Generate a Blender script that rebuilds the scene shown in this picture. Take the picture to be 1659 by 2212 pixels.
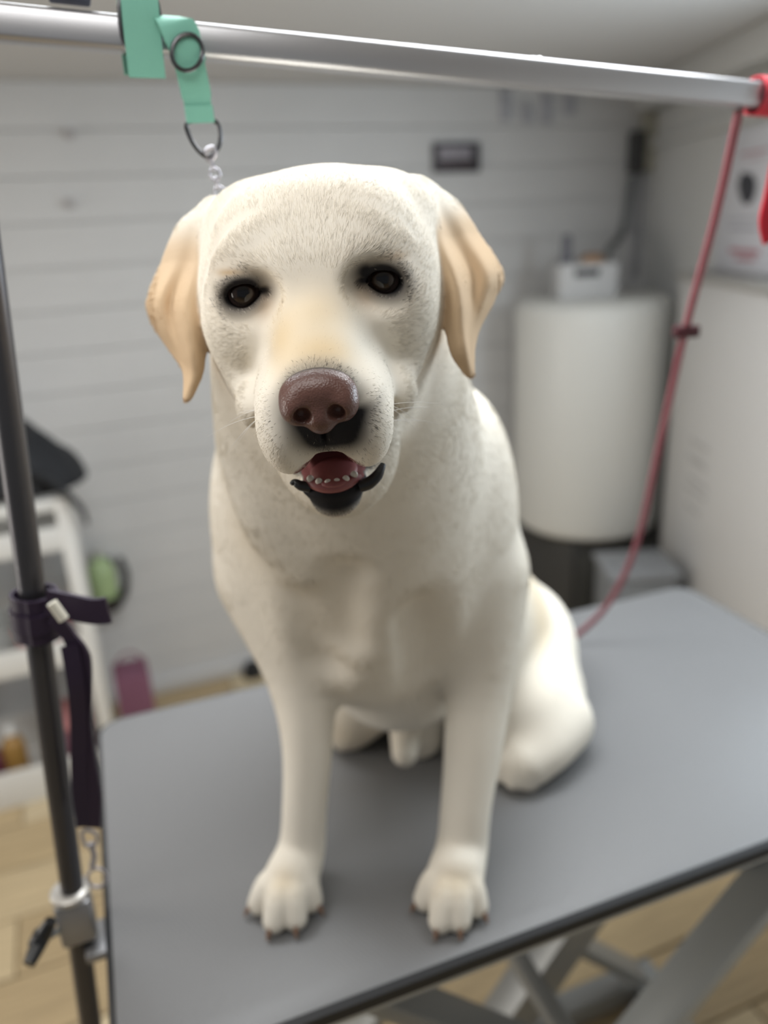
import bpy, bmesh, math, random
import numpy as np
from mathutils import Vector, Matrix, kdtree
from math import sin, cos, tan, atan2, radians, pi, hypot
random.seed(7); RNG = np.random.default_rng(7)
for o in list(bpy.data.objects): bpy.data.objects.remove(o)
SC = bpy.context.scene
COL = SC.collection

# ------------------------------------------------------------------ camera
FPX, PITCH, ROLL = 1700.0, radians(20), radians(3)
TZ = 0.95                                    # height of the table top
CAM = np.array([0.0, 0.0, TZ + 0.70])
FWD = np.array([0, cos(PITCH), -sin(PITCH)])
_r = np.array([1.0, 0, 0]); _u = np.cross(_r, FWD)
CR = _r*cos(ROLL) - _u*sin(ROLL)
CU = _r*sin(ROLL) + _u*cos(ROLL)
cd = bpy.data.cameras.new('camera'); cam = bpy.data.objects.new('camera', cd); COL.objects.link(cam)
cam.matrix_world = Matrix(((CR[0], CU[0], -FWD[0], CAM[0]), (CR[1], CU[1], -FWD[1], CAM[1]), (CR[2], CU[2], -FWD[2], CAM[2]), (0, 0, 0, 1)))
cd.sensor_fit = 'VERTICAL'; cd.sensor_height = 36.0; cd.sensor_width = 27.0
cd.lens = FPX/2212*36.0; cd.clip_start = 0.02
cd.dof.use_dof = True; cd.dof.focus_distance = 0.468; cd.dof.aperture_fstop = cd.lens/9.8
SC.camera = cam

# ------------------------------------------------------------------ exposure, world, lights
vs = SC.view_settings
SC.display_settings.display_device = 'sRGB'
vs.view_transform = 'Standard'; vs.look = 'None'; vs.gamma = 1.0; vs.use_curve_mapping = False
vs.exposure = 0.30
SC.cycles.use_denoising = True
SC.cycles.max_bounces = 4; SC.cycles.diffuse_bounces = 3; SC.cycles.glossy_bounces = 2; SC.cycles.transmission_bounces = 2
SC.cycles.caustics_reflective = False; SC.cycles.caustics_refractive = False
SC.cycles.sample_clamp_indirect = 6.0
SC.cycles.use_adaptive_sampling = True; SC.cycles.adaptive_threshold = 0.06
W = bpy.data.worlds.new('world'); SC.world = W; W.use_nodes = True
W.node_tree.nodes['Background'].inputs['Color'].default_value = (0.90, 0.95, 1.0, 1)
W.node_tree.nodes['Background'].inputs['Strength'].default_value = 0.15

def area_light(name, loc, target, sx, sy, power, color):
    l = bpy.data.lights.new(name, 'AREA'); l.shape = 'RECTANGLE'; l.size = sx; l.size_y = sy
    l.energy = power; l.color = color
    o = bpy.data.objects.new(name, l); COL.objects.link(o); o.location = loc
    o.rotation_euler = (Vector(target)-Vector(loc)).to_track_quat('-Z', 'Y').to_euler()
    return o
# all outside the picture: daylight from the open side on the left, a window in the right wall, two ceiling lamps
area_light('door_left_offscreen', (-2.35, 0.70, 1.35), (-1.0, 0.70, 1.35), 0.9, 1.5, 17, (1.0, 0.94, 0.86))
area_light('window_right_offscreen', (1.13, 1.35, 1.74), (0.0, 1.35, 1.74), 0.9, 0.5, 11, (0.78, 0.90, 1.0))
area_light('ceiling_lamp_offscreen', (0.0, 1.05, 2.08), (0.0, 1.05, 0), 1.2, 0.35, 17.5, (0.95, 0.98, 1.0))
area_light('ceiling_lamp_front_offscreen', (-0.40, 0.22, 2.08), (-0.40, 0.22, 0), 1.0, 0.3, 4.2, (1.0, 0.985, 0.96))

# ------------------------------------------------------------------ helpers: points
def A3(*v): return np.array(v, dtype=float)
def ray(px, py): return FWD + CR*(px-829.5)/FPX - CU*(py-1106)/FPX
def at(px, py, d): return CAM + ray(px, py)*d                    # at a distance along the view axis
def atY(px, py, Y): r = ray(px, py); return CAM + r*(Y/r[1])     # on the plane y = Y
def atZ(px, py, Z): r = ray(px, py); return CAM + r*((Z-CAM[2])/r[2])
def nrm(v): v = np.asarray(v, float); return v/np.linalg.norm(v)

# ------------------------------------------------------------------ helpers: materials
def mat(name, color, rough=0.5, metal=0.0, spec=0.5, bump=None, var=None, **kw):
    m = bpy.data.materials.new(name); m.use_nodes = True
    nt = m.node_tree; b = nt.nodes['Principled BSDF']
    b.inputs['Base Color'].default_value = (*color, 1); b.inputs['Roughness'].default_value = rough
    b.inputs['Metallic'].default_value = metal; b.inputs['Specular IOR Level'].default_value = spec
    for k, v in kw.items(): b.inputs[k].default_value = v
    tc = None
    if var or bump:
        tc = nt.nodes.new('ShaderNodeTexCoord')
    if var:                                       # (scale, amount, stretch xyz)
        mp = nt.nodes.new('ShaderNodeMapping'); mp.inputs['Scale'].default_value = var[2]
        nt.links.new(tc.outputs['Object'], mp.inputs['Vector'])
        n = nt.nodes.new('ShaderNodeTexNoise'); n.inputs['Scale'].default_value = var[0]; n.inputs['Detail'].default_value = 4
        nt.links.new(mp.outputs[0], n.inputs['Vector'])
        r = nt.nodes.new('ShaderNodeValToRGB')
        r.color_ramp.elements[0].position = 0.3; r.color_ramp.elements[1].position = 0.7
        a = var[1]
        r.color_ramp.elements[0].color = (*[c*(1-a) for c in color], 1)
        r.color_ramp.elements[1].color = (*[min(1, c*(1+a)) for c in color], 1)
        nt.links.new(n.outputs['Fac'], r.inputs['Fac']); nt.links.new(r.outputs['Color'], b.inputs['Base Color'])
    if bump:                                      # (scale, strength, distance)
        n = nt.nodes.new('ShaderNodeTexNoise'); n.inputs['Scale'].default_value = bump[0]; n.inputs['Detail'].default_value = 3
        nt.links.new(tc.outputs['Object'], n.inputs['Vector'])
        bp = nt.nodes.new('ShaderNodeBump'); bp.inputs['Strength'].default_value = bump[1]; bp.inputs['Distance'].default_value = bump[2]
        nt.links.new(n.outputs['Fac'], bp.inputs['Height']); nt.links.new(bp.outputs[0], b.inputs['Normal'])
    return m

# ------------------------------------------------------------------ helpers: objects
def tag(o, label=None, cat=None, group=None, kind=None):
    if label: o['label'] = label
    if cat: o['category'] = cat
    if group: o['group'] = group
    if kind: o['kind'] = kind
    return o
def empty(name, loc, label, cat, group=None, rotz=0.0):
    o = bpy.data.objects.new(name, None); COL.objects.link(o); o.location = Vector(loc); o.rotation_euler = (0, 0, rotz)
    o.empty_display_size = 0.05
    MW[o.name] = Matrix.LocRotScale(o.location, o.rotation_euler, None)
    return tag(o, label, cat, group)
MW = {}
def link(name, me, m, parent=None, smooth=True):
    """mesh data given in world coordinates; keeps the world place when parented"""
    me.materials.append(m)
    if smooth: me.polygons.foreach_set('use_smooth', np.ones(len(me.polygons), dtype=bool))
    o = bpy.data.objects.new(name, me); COL.objects.link(o)
    MW[o.name] = Matrix.Identity(4)
    if parent is not None:
        o.parent = parent; mw = MW[parent.name]; me.transform(mw.inverted()); MW[o.name] = mw
    return o
def mesh_np(name, V, F):
    me = bpy.data.meshes.new(name)
    me.from_pydata([tuple(v) for v in V], [], [tuple(f) for f in F]); me.update(); return me
class MB:
    """collects shapes (world coordinates) for ONE mesh object"""
    def __init__(s): s.bm = bmesh.new()
    def box(s, c, size, axes=None, bevel=0.0, seg=2):
        c = Vector(c); ax = axes if axes is not None else np.eye(3)
        t = bmesh.new(); bmesh.ops.create_cube(t, size=1.0)
        for v in t.verts: v.co = Vector((v.co.x*size[0], v.co.y*size[1], v.co.z*size[2]))
        if bevel > 0: bmesh.ops.bevel(t, geom=t.edges[:], offset=bevel, segments=seg, affect='EDGES', profile=0.5)
        for v in t.verts:
            p = ax[0]*v.co.x + ax[1]*v.co.y + ax[2]*v.co.z; v.co = c + Vector(p)
        s._add(t); return s
    def _add(s, t):
        me = bpy.data.meshes.new('t'); t.to_mesh(me); t.free(); s.bm.from_mesh(me); bpy.data.meshes.remove(me)
    def tube(s, pts, r, n=12, cap=True, closed=False):
        pts = [Vector(p) for p in pts]; N = len(pts)
        rr = r if hasattr(r, '__len__') else [r]*N
        rings = []; prev = None
        for i, p in enumerate(pts):
            if closed: t = (pts[(i+1) % N]-pts[i-1]).normalized()
            else: t = (pts[min(i+1, N-1)]-pts[max(i-1, 0)]).normalized()
            if prev is None:
                a = t.orthogonal().normalized()
            else:
                a = (prev - t*prev.dot(t)).normalized()
            prev = a; b = t.cross(a)
            rings.append([s.bm.verts.new(p + (a*cos(2*pi*k/n) + b*sin(2*pi*k/n))*rr[i]) for k in range(n)])
        M = N if closed else N-1
        for i in range(M):
            A, B = rings[i], rings[(i+1) % N]
            off = 0
            if closed and i == N-1:
                off = min(range(n), key=lambda q: (A[0].co-B[q].co).length)
            for k in range(n): s.bm.faces.new((A[k], A[(k+1) % n], B[(k+1+off) % n], B[(k+off) % n]))
        if cap and not closed:
            s.bm.faces.new(rings[0][::-1]); s.bm.faces.new(rings[-1])
        return s
    def ribbon(s, pts, wdirs, widths, th):
        """flat strap: centre points, width direction, half-widths, thickness"""
        pts = [Vector(p) for p in pts]; N = len(pts); R = []
        for i, p in enumerate(pts):
            t = (pts[min(i+1, N-1)]-pts[max(i-1, 0)]).normalized()
            w = Vector(wdirs[i] if isinstance(wdirs, list) else wdirs); w = (w - t*w.dot(t)).normalized(); n = t.cross(w)
            h = widths[i] if hasattr(widths, '__len__') else widths
            R.append([s.bm.verts.new(p + w*a*h + n*b*th/2) for a, b in ((-1, -1), (1, -1), (1, 1), (-1, 1))])
        for i in range(N-1):
            for k in range(4): s.bm.faces.new((R[i][k], R[i][(k+1) % 4], R[i+1][(k+1) % 4], R[i+1][k]))
        s.bm.faces.new(R[0][::-1]); s.bm.faces.new(R[-1]); return s
    def lathe(s, base, prof, axis=(0, 0, 1), n=40):
        ax = Vector(axis).normalized(); a = ax.orthogonal().normalized(); b = ax.cross(a); base = Vector(base)
        R = [[s.bm.verts.new(base + ax*h + (a*cos(2*pi*k/n)+b*sin(2*pi*k/n))*max(r, 1e-4)) for k in range(n)] for r, h in prof]
        for i in range(len(R)-1):
            for k in range(n): s.bm.faces.new((R[i][k], R[i][(k+1) % n], R[i+1][(k+1) % n], R[i+1][k]))
        s.bm.faces.new(R[0][::-1]); s.bm.faces.new(R[-1]); return s
    def ball(s, c, r, axes=None, u=20, v=12):
        r = r if hasattr(r, '__len__') else (r, r, r); ax = axes if axes is not None else np.eye(3)
        t = bmesh.new(); bmesh.ops.create_uvsphere(t, u_segments=u, v_segments=v, radius=1)
        for q in t.verts: q.co = Vector(c) + Vector(ax[0]*q.co.x*r[0] + ax[1]*q.co.y*r[1] + ax[2]*q.co.z*r[2])
        s._add(t); return s
    def prism(s, poly, n, th, bevel=0.0):
        """polygon (world points) thickened along n by th"""
        n = Vector(n).normalized(); t = bmesh.new()
        a = [t.verts.new(Vector(p)) for p in poly]; b = [t.verts.new(Vector(p)+n*th) for p in poly]
        t.faces.new(a[::-1]); t.faces.new(b)
        for i in range(len(poly)): j = (i+1) % len(poly); t.faces.new((a[i], a[j], b[j], b[i]))
        bmesh.ops.recalc_face_normals(t, faces=t.faces[:])
        if bevel > 0: bmesh.ops.bevel(t, geom=t.edges[:], offset=bevel, segments=2, affect='EDGES', profile=0.5)
        s._add(t); return s
    def build(s, name, m, parent=None, smooth=None):
        bmesh.ops.recalc_face_normals(s.bm, faces=s.bm.faces[:])
        me = bpy.data.meshes.new(name); s.bm.to_mesh(me); s.bm.free()
        o = link(name, me, m, parent, smooth=True)
        o.data.set_sharp_from_angle(angle=radians(38))
        return o
def catmull(pts, n=8, closed=False):
    P = [np.asarray(p, float) for p in pts]; N = len(P); out = []
    M = N if closed else N-1
    for i in range(M):
        g = (lambda k: P[k % N]) if closed else (lambda k: P[min(max(k, 0), N-1)])
        p0, p1, p2, p3 = g(i-1), g(i), g(i+1), g(i+2)
        for k in range(n):
            t = k/n
            out.append(0.5*((2*p1)+(-p0+p2)*t+(2*p0-5*p1+4*p2-p3)*t*t+(-p0+3*p1-3*p2+p3)*t**3))
    if not closed: out.append(P[-1])
    return out

# ================================================================== THE ROOM
WHITE = mat('white_paint', (.60, .595, .59), 0.55, bump=(40, .08, .002), var=(3, .03, (1, 1, 1)))
CEILM = mat('ceiling_paint', (.62, .61, .60), 0.8, bump=(60, .1, .002))
RW = mat('right_wall_paint', (.60, .60, .585), 0.7, bump=(60, .08, .002))
BACKING = mat('wall_backing', (.60, .595, .59), 0.8)
FLOORB = mat('floor_backing', (.48, .37, .22), 0.8)
WA = radians(21.0); E1 = A3(cos(WA), sin(WA), 0); NB = A3(-sin(WA), cos(WA), 0)     # along / behind the back wall
CORNER = A3(1.142, 3.431, 0); CEIL = 2.10
WAX = np.array([E1, NB, A3(0, 0, 1)])
def onwall(px, py, off=0.0):                       # point on the back wall face (off > 0 comes out of it)
    r = ray(px, py); t = ((CORNER-NB*off-CAM)@NB)/(r@NB); return CAM+r*t
wl = 4.6
wb = MB().box(CORNER - E1*(wl/2) + NB*0.035 + A3(0, 0, CEIL/2), (wl, 0.04, CEIL), WAX).build('wall_back', BACKING); tag(wb, kind='structure')
bh = CEIL/16
proto = None
for k in range(16):
    c = CORNER - E1*(wl/2) + NB*0.008 + A3(0, 0, bh*(k+.5))
    if proto is None:
        t = bmesh.new(); bmesh.ops.create_cube(t, size=1)
        for v in t.verts: v.co = Vector((v.co.x*wl, v.co.y*0.016, v.co.z*(bh-0.002)))
        bmesh.ops.bevel(t, geom=t.edges[:], offset=0.0015, segments=1, affect='EDGES')
        proto = bpy.data.meshes.new('board'); t.to_mesh(proto); t.free(); proto.materials.append(WHITE)
    o = bpy.data.objects.new('board', proto); COL.objects.link(o); o.parent = wb
    o.location = Vector(c); o.rotation_euler = (0, 0, WA)
RD = A3(0, -1, 0); RN = A3(-RD[1], RD[0], 0); RN = RN if RN[0] > 0 else -RN       # right wall, pointing outwards
RAX = np.array([RD, RN, A3(0, 0, 1)])
rl = 4.2
tag(MB().box(CORNER + RD*(rl/2) + RN*0.02 + A3(0, 0, CEIL/2), (rl, 0.04, CEIL), RAX).build('wall_right', RW), kind='structure')
def onright(px, py, off=0.0):
    r = ray(px, py); t = ((CORNER-RN*off-CAM)@RN)/(r@RN); return CAM+r*t
tag(MB().box(CORNER - E1*(wl/2) - NB*2.2 + A3(0, 0, CEIL+0.02), (wl, 4.6, 0.04), WAX).build('ceiling', CEILM), kind='structure')
tag(MB().box(CORNER + RD*1.8 - RN*0.05 + A3(0, 0, CEIL-0.045), (3.6, 0.10, 0.09), RAX, 0.006).box(CORNER + RD*1.8 - RN*0.012 + A3(0, 0, CEIL-0.20), (3.6, 0.024, 0.035), RAX, 0.004).build('trim_1', RW), kind='structure')
tag(MB().box(CORNER - E1*(wl/2) - NB*0.012 + A3(0, 0, 0.03), (wl, 0.024, 0.06), WAX, 0.004).build('baseboard_back', WHITE), kind='structure')
fl = MB().box(CORNER - E1*(wl/2) - NB*2.2 + A3(0, 0, -0.035), (wl, 4.5, 0.03), WAX).build('floor', FLOORB); tag(fl, kind='structure')
PL = [mat('plank_%d' % i, c, 0.45, var=(6, .16, (1, 14, 1)), bump=(30, .1, .002)) for i, c in enumerate(((.50, .38, .22), (.56, .44, .27), (.44, .33, .19), (.60, .49, .32)))]
PW, PLN = 0.19, 1.15
pm = []
for m in PL:
    t = bmesh.new(); bmesh.ops.create_cube(t, size=1)
    for v in t.verts: v.co = Vector((v.co.x*(PLN-.004), v.co.y*(PW-.006), v.co.z*.02))
    bmesh.ops.bevel(t, geom=t.edges[:], offset=.002, segments=1, affect='EDGES')
    me = bpy.data.meshes.new('plank'); t.to_mesh(me); t.free(); me.materials.append(m); pm.append(me)
for r in range(22):
    for k in range(4):
        c = CORNER - E1*(PLN*(k+.5) + (r % 3)*.37 - .37) - NB*(PW*(r+.5)) + A3(0, 0, -0.01)
        o = bpy.data.objects.new('plank', pm[(r*7+k*3+(r*k) % 5) % 4]); COL.objects.link(o); o.parent = fl
        o.location = Vector(c); o.rotation_euler = (0, 0, WA)

# ================================================================== GROOMING TABLE
TA = radians(19.5); T1 = A3(cos(TA), sin(TA), 0); T2 = A3(sin(TA), -cos(TA), 0)   # along the table / towards its near edge
T0 = A3(-0.464, 1.042, 0); TL, TW = 1.12, 0.60
TAX = np.array([T1, T2, A3(0, 0, 1)])
def tp(u, v, z): return T0 + T1*u + T2*v + A3(0, 0, z)
TOPM = mat('table_rubber', (.15, .152, .156), 0.42, spec=.6)
_nt = TOPM.node_tree; _b = _nt.nodes['Principled BSDF']; _tc = _nt.nodes.new('ShaderNodeTexCoord')
_mp = _nt.nodes.new('ShaderNodeMapping'); _mp.inputs['Rotation'].default_value = (0, 0, radians(45)); _mp.inputs['Scale'].default_value = (1, 1, 1)
_nt.links.new(_tc.outputs['Object'], _mp.inputs[0])
_ck = _nt.nodes.new('ShaderNodeTexVoronoi'); _ck.inputs['Scale'].default_value = 210; _ck.inputs['Randomness'].default_value = 0.15
_nt.links.new(_mp.outputs[0], _ck.inputs['Vector'])
_bp = _nt.nodes.new('ShaderNodeBump'); _bp.inputs['Strength'].default_value = 0.5; _bp.inputs['Distance'].default_value = 0.0012
_nt.links.new(_ck.outputs['Distance'], _bp.inputs['Height']); _nt.links.new(_bp.outputs[0], _b.inputs['Normal'])
_r = _nt.nodes.new('ShaderNodeValToRGB'); _r.color_ramp.elements[0].color = (.185, .186, .190, 1); _r.color_ramp.elements[1].color = (.180, .181, .185, 1); _r.color_ramp.elements[1].position = 0.6
_nt.links.new(_ck.outputs['Distance'], _r.inputs['Fac']); _nt.links.new(_r.outputs['Color'], _b.inputs['Base Color'])
BLACKR = mat('black_rubber', (.012, .013, .015), 0.5)
STEEL = mat('grey_steel', (.33, .34, .34), 0.42, metal=0.35, bump=(80, .05, .001))
STEELL = mat('pale_steel', (.46, .48, .48), 0.4, metal=0.3)
table = empty('grooming_table', tp(TL/2, TW/2, 0), 'grey lift grooming table with ribbed rubber top and black edge', 'table')
def rrect(u0, v0, u1, v1, r, z, n=7):
    P = []
    for cu, cv, a0 in ((u1-r, v1-r, 0), (u0+r, v1-r, 90), (u0+r, v0+r, 180), (u1-r, v0+r, 270)):
        for k in range(n): a = radians(a0+90*k/(n-1)); P.append(tp(cu+r*cos(a), cv+r*sin(a), z))
    return P
MB().prism(rrect(.006, .006, TL-.006, TW-.006, .035, TZ-.016), (0, 0, 1), .016, .0015).build('table_top', TOPM, table)
# black edge band: a ring
o_, i_ = rrect(0, 0, TL, TW, .04, 0), rrect(.007, .007, TL-.007, TW-.007, .034, 0)
b = MB(); n_ = len(o_)
R = [[b.bm.verts.new(Vector(p)+Vector((0, 0, z))) for p in ring] for ring, z in ((o_, TZ-.017), (o_, TZ-.0035), (i_, TZ+.0), (i_, TZ-.017))]
for q in range(4):
    for k in range(n_): b.bm.faces.new((R[q][k], R[q][(k+1) % n_], R[(q+1) % 4][(k+1) % n_], R[(q+1) % 4][k]))
b.build('edge_band', BLACKR, table)
MB().prism(rrect(.004, .004, TL-.004, TW-.004, .036, TZ-.027), (0, 0, 1), .0105).build('edge_profile', STEELL, table)
def bar(p, q, w, h, m, name, up=(0, 0, 1)):
    p, q = np.asarray(p), np.asarray(q); d = nrm(q-p); s_ = nrm(np.cross(d, up)); u_ = np.cross(s_, d)
    return MB().box((p+q)/2, (np.linalg.norm(q-p), w, h), np.array([d, s_, u_]), .003).build(name, m, table)
for v in (.07, .53): bar(tp(.06, v, TZ-.045), tp(TL-.06, v, TZ-.045), .04, .036, STEEL, 'top_rail')
for u in (.08, TL-.08): bar(tp(u, .09, TZ-.045), tp(u, .51, TZ-.045), .04, .034, STEEL, 'top_rail')
for v, dv in ((.50, 1), (.10, -1)):
    bar(tp(.98, v, TZ-.075), tp(.22, v, .10), .022, .065, STEELL, 'scissor_arm', T2)
    bar(tp(.20, v-dv*.026, TZ-.075), tp(.98, v-dv*.026, .10), .022, .065, STEEL, 'scissor_arm', T2)
    bar(tp(.10, v, .045), tp(1.04, v, .045), .05, .05, STEEL, 'base_rail')
    for u in (.13, 1.01): MB().lathe(tp(u, v, 0), [(.022, 0), (.022, .012), (.012, .018), (.012, .022)], n=20).build('foot', BLACKR, table)
for u in (.14, .60, 1.0): bar(tp(u, .12, .045), tp(u, .48, .045), .05, .045, STEEL, 'base_rail')
bar(tp(.59, .12, .49), tp(.59, .48, .49), .03, .03, STEEL, 'cross_bar')
bar(tp(.86, .12, .79), tp(.86, .48, .79), .05, .05, STEEL, 'cross_bar')
bar(tp(.36, .30, .14), tp(.82, .30, .74), .06, .06, STEEL, 'lift_cylinder', T2)

# ================================================================== GROOMING ARM over the table
POLEM = mat('pole_metal', (.085, .083, .09), 0.34, metal=0.75)
CHROME = mat('bar_chrome', (.52, .52, .54), 0.34, metal=0.9, bump=(25, .03, .001))
BLACKP = mat('black_plastic', (.012, .012, .013), 0.35)
arm = empty('overhead_bar_stand', tp(0, .45, TZ), 'metal overhead grooming bar on a dark clamp pole at the table end', 'grooming arm')
PB = atY(196, 2215, 0.66); PT = atY(59, 1200, 0.66); pd = nrm(PT-PB)
ptop = PB + pd*((1.835-PB[2])/pd[2])
MB().tube([PB, ptop], .0118, 20).build('pole', POLEM, arm)
bl = ptop + A3(0, 0, -0.03) - T1*0.03
r_ = ray(1632, 207); nn_ = A3(-T1[1], T1[0], 0); br = CAM + r_*(((bl-CAM)@nn_)/(r_@nn_))
rb0 = ray(0, 50); b0 = CAM + rb0*(((bl-CAM)@nn_)/(rb0@nn_))
bd = nrm(br-b0); bu = nrm(A3(0, 0, 1)-bd*bd[2]); bs = np.cross(bd, bu)
bA = b0 - bd*0.12; bB = br + bd*((TL+.045-(br-T0)@T1)/(bd@T1))
MB().box((bA+bB)/2, (np.linalg.norm(bB-bA), .024, .024), np.array([bd, bs, bu]), .004, 3).build('overhead_bar', CHROME, arm)
pr0 = bB - bd*.02
pr1 = A3(*(pr0[:2]), TZ-.15)
MB().tube([pr1, pr0], .0118, 20).build('pole', POLEM, arm)
MB().box(pr1 + A3(0, 0, .16), (.036, .036, .055), TAX, .004).build('clamp_bracket', mat('bracket_far', (.34, .34, .35), .4, metal=.6), arm)
bx = np.array([T1, T2, A3(0, 0, 1)])
BRK = mat('bracket_grey', (.34, .34, .35), .4, metal=.6)
bc = PB + pd*((0.965-PB[2])/pd[2])
brk = MB().box(bc, (.036, .036, .055), bx, .004).box(bc+T1*.028+A3(0, 0, -.045), (.05, .05, .012), bx, .003).build('clamp_bracket', BRK, arm)
MB().lathe(bc + A3(0, 0, .0275), [(.0205, 0), (.0205, .006), (.016, .009), (.013, .009)], n=24).build('collar_ring', mat('collar', (.55, .53, .50), .35, metal=.5), brk)
kb = at(88, 2030, .80)
kns = MB().tube([bc + A3(-.01, -.005, -.012), kb], .004, 10).build('knob_screw', STEEL, arm)
kd_ = nrm(A3(-.55, .0, .35)); kx = nrm(np.cross(kd_, A3(0, 1, 0))); 
b = MB().lathe(kb - kd_*.006, [(.009, 0), (.011, .004), (.011, .012), (.007, .016)], kd_, 20)
for a in (70, 190, 310):
    d_ = kx*cos(radians(a)) + np.cross(kd_, kx)*sin(radians(a)); b.tube([kb, kb+d_*.014, kb+d_*.024], [.0085, .0075, .006], 12)
b.build('knob', BLACKP, kns)
rs_ = ray(1157, 133); sc_ = CAM + rs_*(((bl-CAM)@nn_)/(rs_@nn_))
MB().lathe(sc_ - bu*.012, [(.004, 0), (.004, .008), (.0075, .009), (.0075, .012), (.005, .015)], bu, 20).build('bar_screw', mat('screw', (.8, .8, .8), .2, metal=.8), arm)

# ================================================================== STRAPS
def bar_at(px, py):                                  # point on the bar's vertical plane
    r = ray(px, py); return CAM + r*(((bl-CAM)@nn_)/(r@nn_))
def ring(pts_, r, n=10, seg=6): return catmull(pts_, seg, True)
GREEN = mat('green_webbing', (.19, .46, .36), .75, bump=(900, .4, .0006)); RINGM = mat('dark_ring', (.10, .10, .105), .3, metal=.9)
CLEAR = mat('clip_silver', (.42, .41, .45), .4, metal=.7)
CV = -FWD                                              # a front for the flat rings that hang facing the room
dz = (b0-CAM)@FWD
def gp(px, py, off=0.0): p = bar_at(px, py); return p + nn_*(-off)
loop = empty('grooming_loop', gp(420, 60), 'mint green webbing loop with dark rings tied on the overhead bar', 'loop')
# first wrap over the bar
ba_ = bar_at(300, 55); hw = .0135
def wrap(c, half, rr, m, name, par, drop=0.0):
    P = [c + bs*(rr*cos(a)) + bu*(rr*sin(a)*1.0) for a in np.linspace(0, 2*pi, 33)]
    return MB().ribbon(P, bd, half, .0022).build(name, m, par)
P = [ba_ + bs*x*.0205 + bu*z*.017 - A3(0, 0, d_) for x, z, d_ in ((1, -.9, .024), (1.02, -.3, .004), (1.0, .7, 0), (.6, 1.02, 0), (-.6, 1.02, 0), (-1.0, .7, 0), (-1.0, -.6, 0), (-.9, -1.0, .014))]
P2 = [ba_ - bs*x*.0205 + bu*z*.017 - A3(0, 0, d_) for x, z, d_ in ((1, -.9, .024), (1.02, -.3, .004), (1.0, .7, 0), (.6, 1.02, 0), (-.6, 1.02, 0), (-1.0, .7, 0), (-1.0, -.6, 0), (-.9, -1.0, .014))]
front = P2 if ((P2[0]-ba_)@FWD) < 0 else P
MB().ribbon(catmull(front, 5), bd, hw, .0025).build('webbing', GREEN, loop)
fs = front[0]-ba_; fo = nrm(A3(fs[0], fs[1], 0))          # horizontal direction out of the bar towards the room
def gz(px, py, off): return bar_at(px, py) + fo*off
tailpts = [gz(352, 40, .004), gz(372, 62, .022), gz(392, 105, .026), gz(405, 155, .024), gz(420, 215, .018), gz(428, 270, .016)]
MB().ribbon(catmull(tailpts, 6), [bd]*31, [ .0140, .0140, .0140, .0140, .0140, .0140]+[.0138]*6+[.0130]*6+[.0115]*7+[.0105]*6, .0028).build('webbing', GREEN, loop)
MB().ribbon([gz(424, 236, .0185), gz(429, 272, .0185)], bd, .0110, .003).build('webbing_end', GREEN, loop)
def ringpts(cx, cy, rx, ry, off, tilt=0, n=20): return [gz(cx+rx*cos(a)*cos(tilt)-ry*sin(a)*sin(tilt), cy+rx*cos(a)*sin(tilt)+ry*sin(a)*cos(tilt), off) for a in np.linspace(0, 2*pi, n, endpoint=False)]
MB().tube(ringpts(302, 55, 43, 100, .0150, -.12), .0017, 8, closed=True).build('ring', RINGM, loop)
MB().tube(ringpts(398, 130, 32, 38, .029, .15), .0017, 8, closed=True).build('ring', RINGM, loop)
dr = [(402, 270), (456, 266), (470, 290), (468, 320), (448, 344), (425, 330), (406, 300)]
MB().tube(catmull([gz(x, y, .017) for x, y in dr], 4, True), .0019, 8, closed=True).build('d_ring', RINGM, loop)
MB().tube(catmull([gz(440, 332, .018), gz(455, 325, .019), gz(459, 340, .018), gz(446, 350, .016)], 5, True), .0021, 8, closed=True).build('clip_eye', CLEAR, loop)
# short chain from the ring down behind the head
c0 = gz(452, 350, .017); c1 = at(500, 520, .66)
for k in range(9):
    f = (k+.5)/9; p = c0+(c1-c0)*f; d_ = nrm(c1-c0); s_ = nrm(np.cross(d_, A3(0, 1, 0) if k % 2 else A3(1, 0, 0))); l_ = np.linalg.norm(c1-c0)/9*.66
    MB().tube([p + d_*l_*cos(a) + s_*.0042*sin(a) for a in np.linspace(0, 2*pi, 14, endpoint=False)], .0010, 6, closed=True).build('chain_link', CLEAR, loop)
# dark strap end lying on the bar
NAVY = mat('navy_webbing', (.02, .024, .05), .7)
nb_ = bar_at(154, 26) + bu*.021
nc_ = empty('bar_clip', nb_, 'dark navy clip sitting on top of the overhead bar', 'clip')
MB().box(nb_, (.036, .020, .020), np.array([bd, bs, bu]), .004).build('clip_body', NAVY, nc_)
MB().box(nb_ - bu*.010, (.030, .034, .006), np.array([bd, bs, bu]), .002).build('clip_foot', NAVY, nc_)

# purple leash on the pole
PURP = mat('purple_webbing', (.017, .007, .026), .55, bump=(700, .4, .0006))
purple = empty('purple_leash', PB + pd*.5, 'dark purple leash wound round the dark clamp pole with a silver clip', 'leash')
def pole_at(py): 
    # the pole point seen at image height py
    lo, hi = 0.0, 1.2
    for _ in range(40):
        m_ = (lo+hi)/2; q = PB+pd*m_; v_ = q-CAM; y_ = 1106-FPX*(v_@CU)/(v_@FWD)
        if y_ > py: lo = m_
        else: hi = m_
    return PB+pd*lo
for py, rr in ((1300, .0165), (1330, .0185), (1352, .0170)):
    c = pole_at(py); s1 = nrm(np.cross(pd, A3(0, 1, 0))); s2 = np.cross(pd, s1)
    MB().ribbon([c + (s1*cos(a)+s2*sin(a))*rr*(1.25 if cos(a)*s1[0] > 0 else 1.1) for a in np.linspace(0, 2*pi, 33)], pd, .0095, .003).build('webbing_wrap', PURP, purple)
def pa(px, py, y=.64): return atY(px, py, y)
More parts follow.
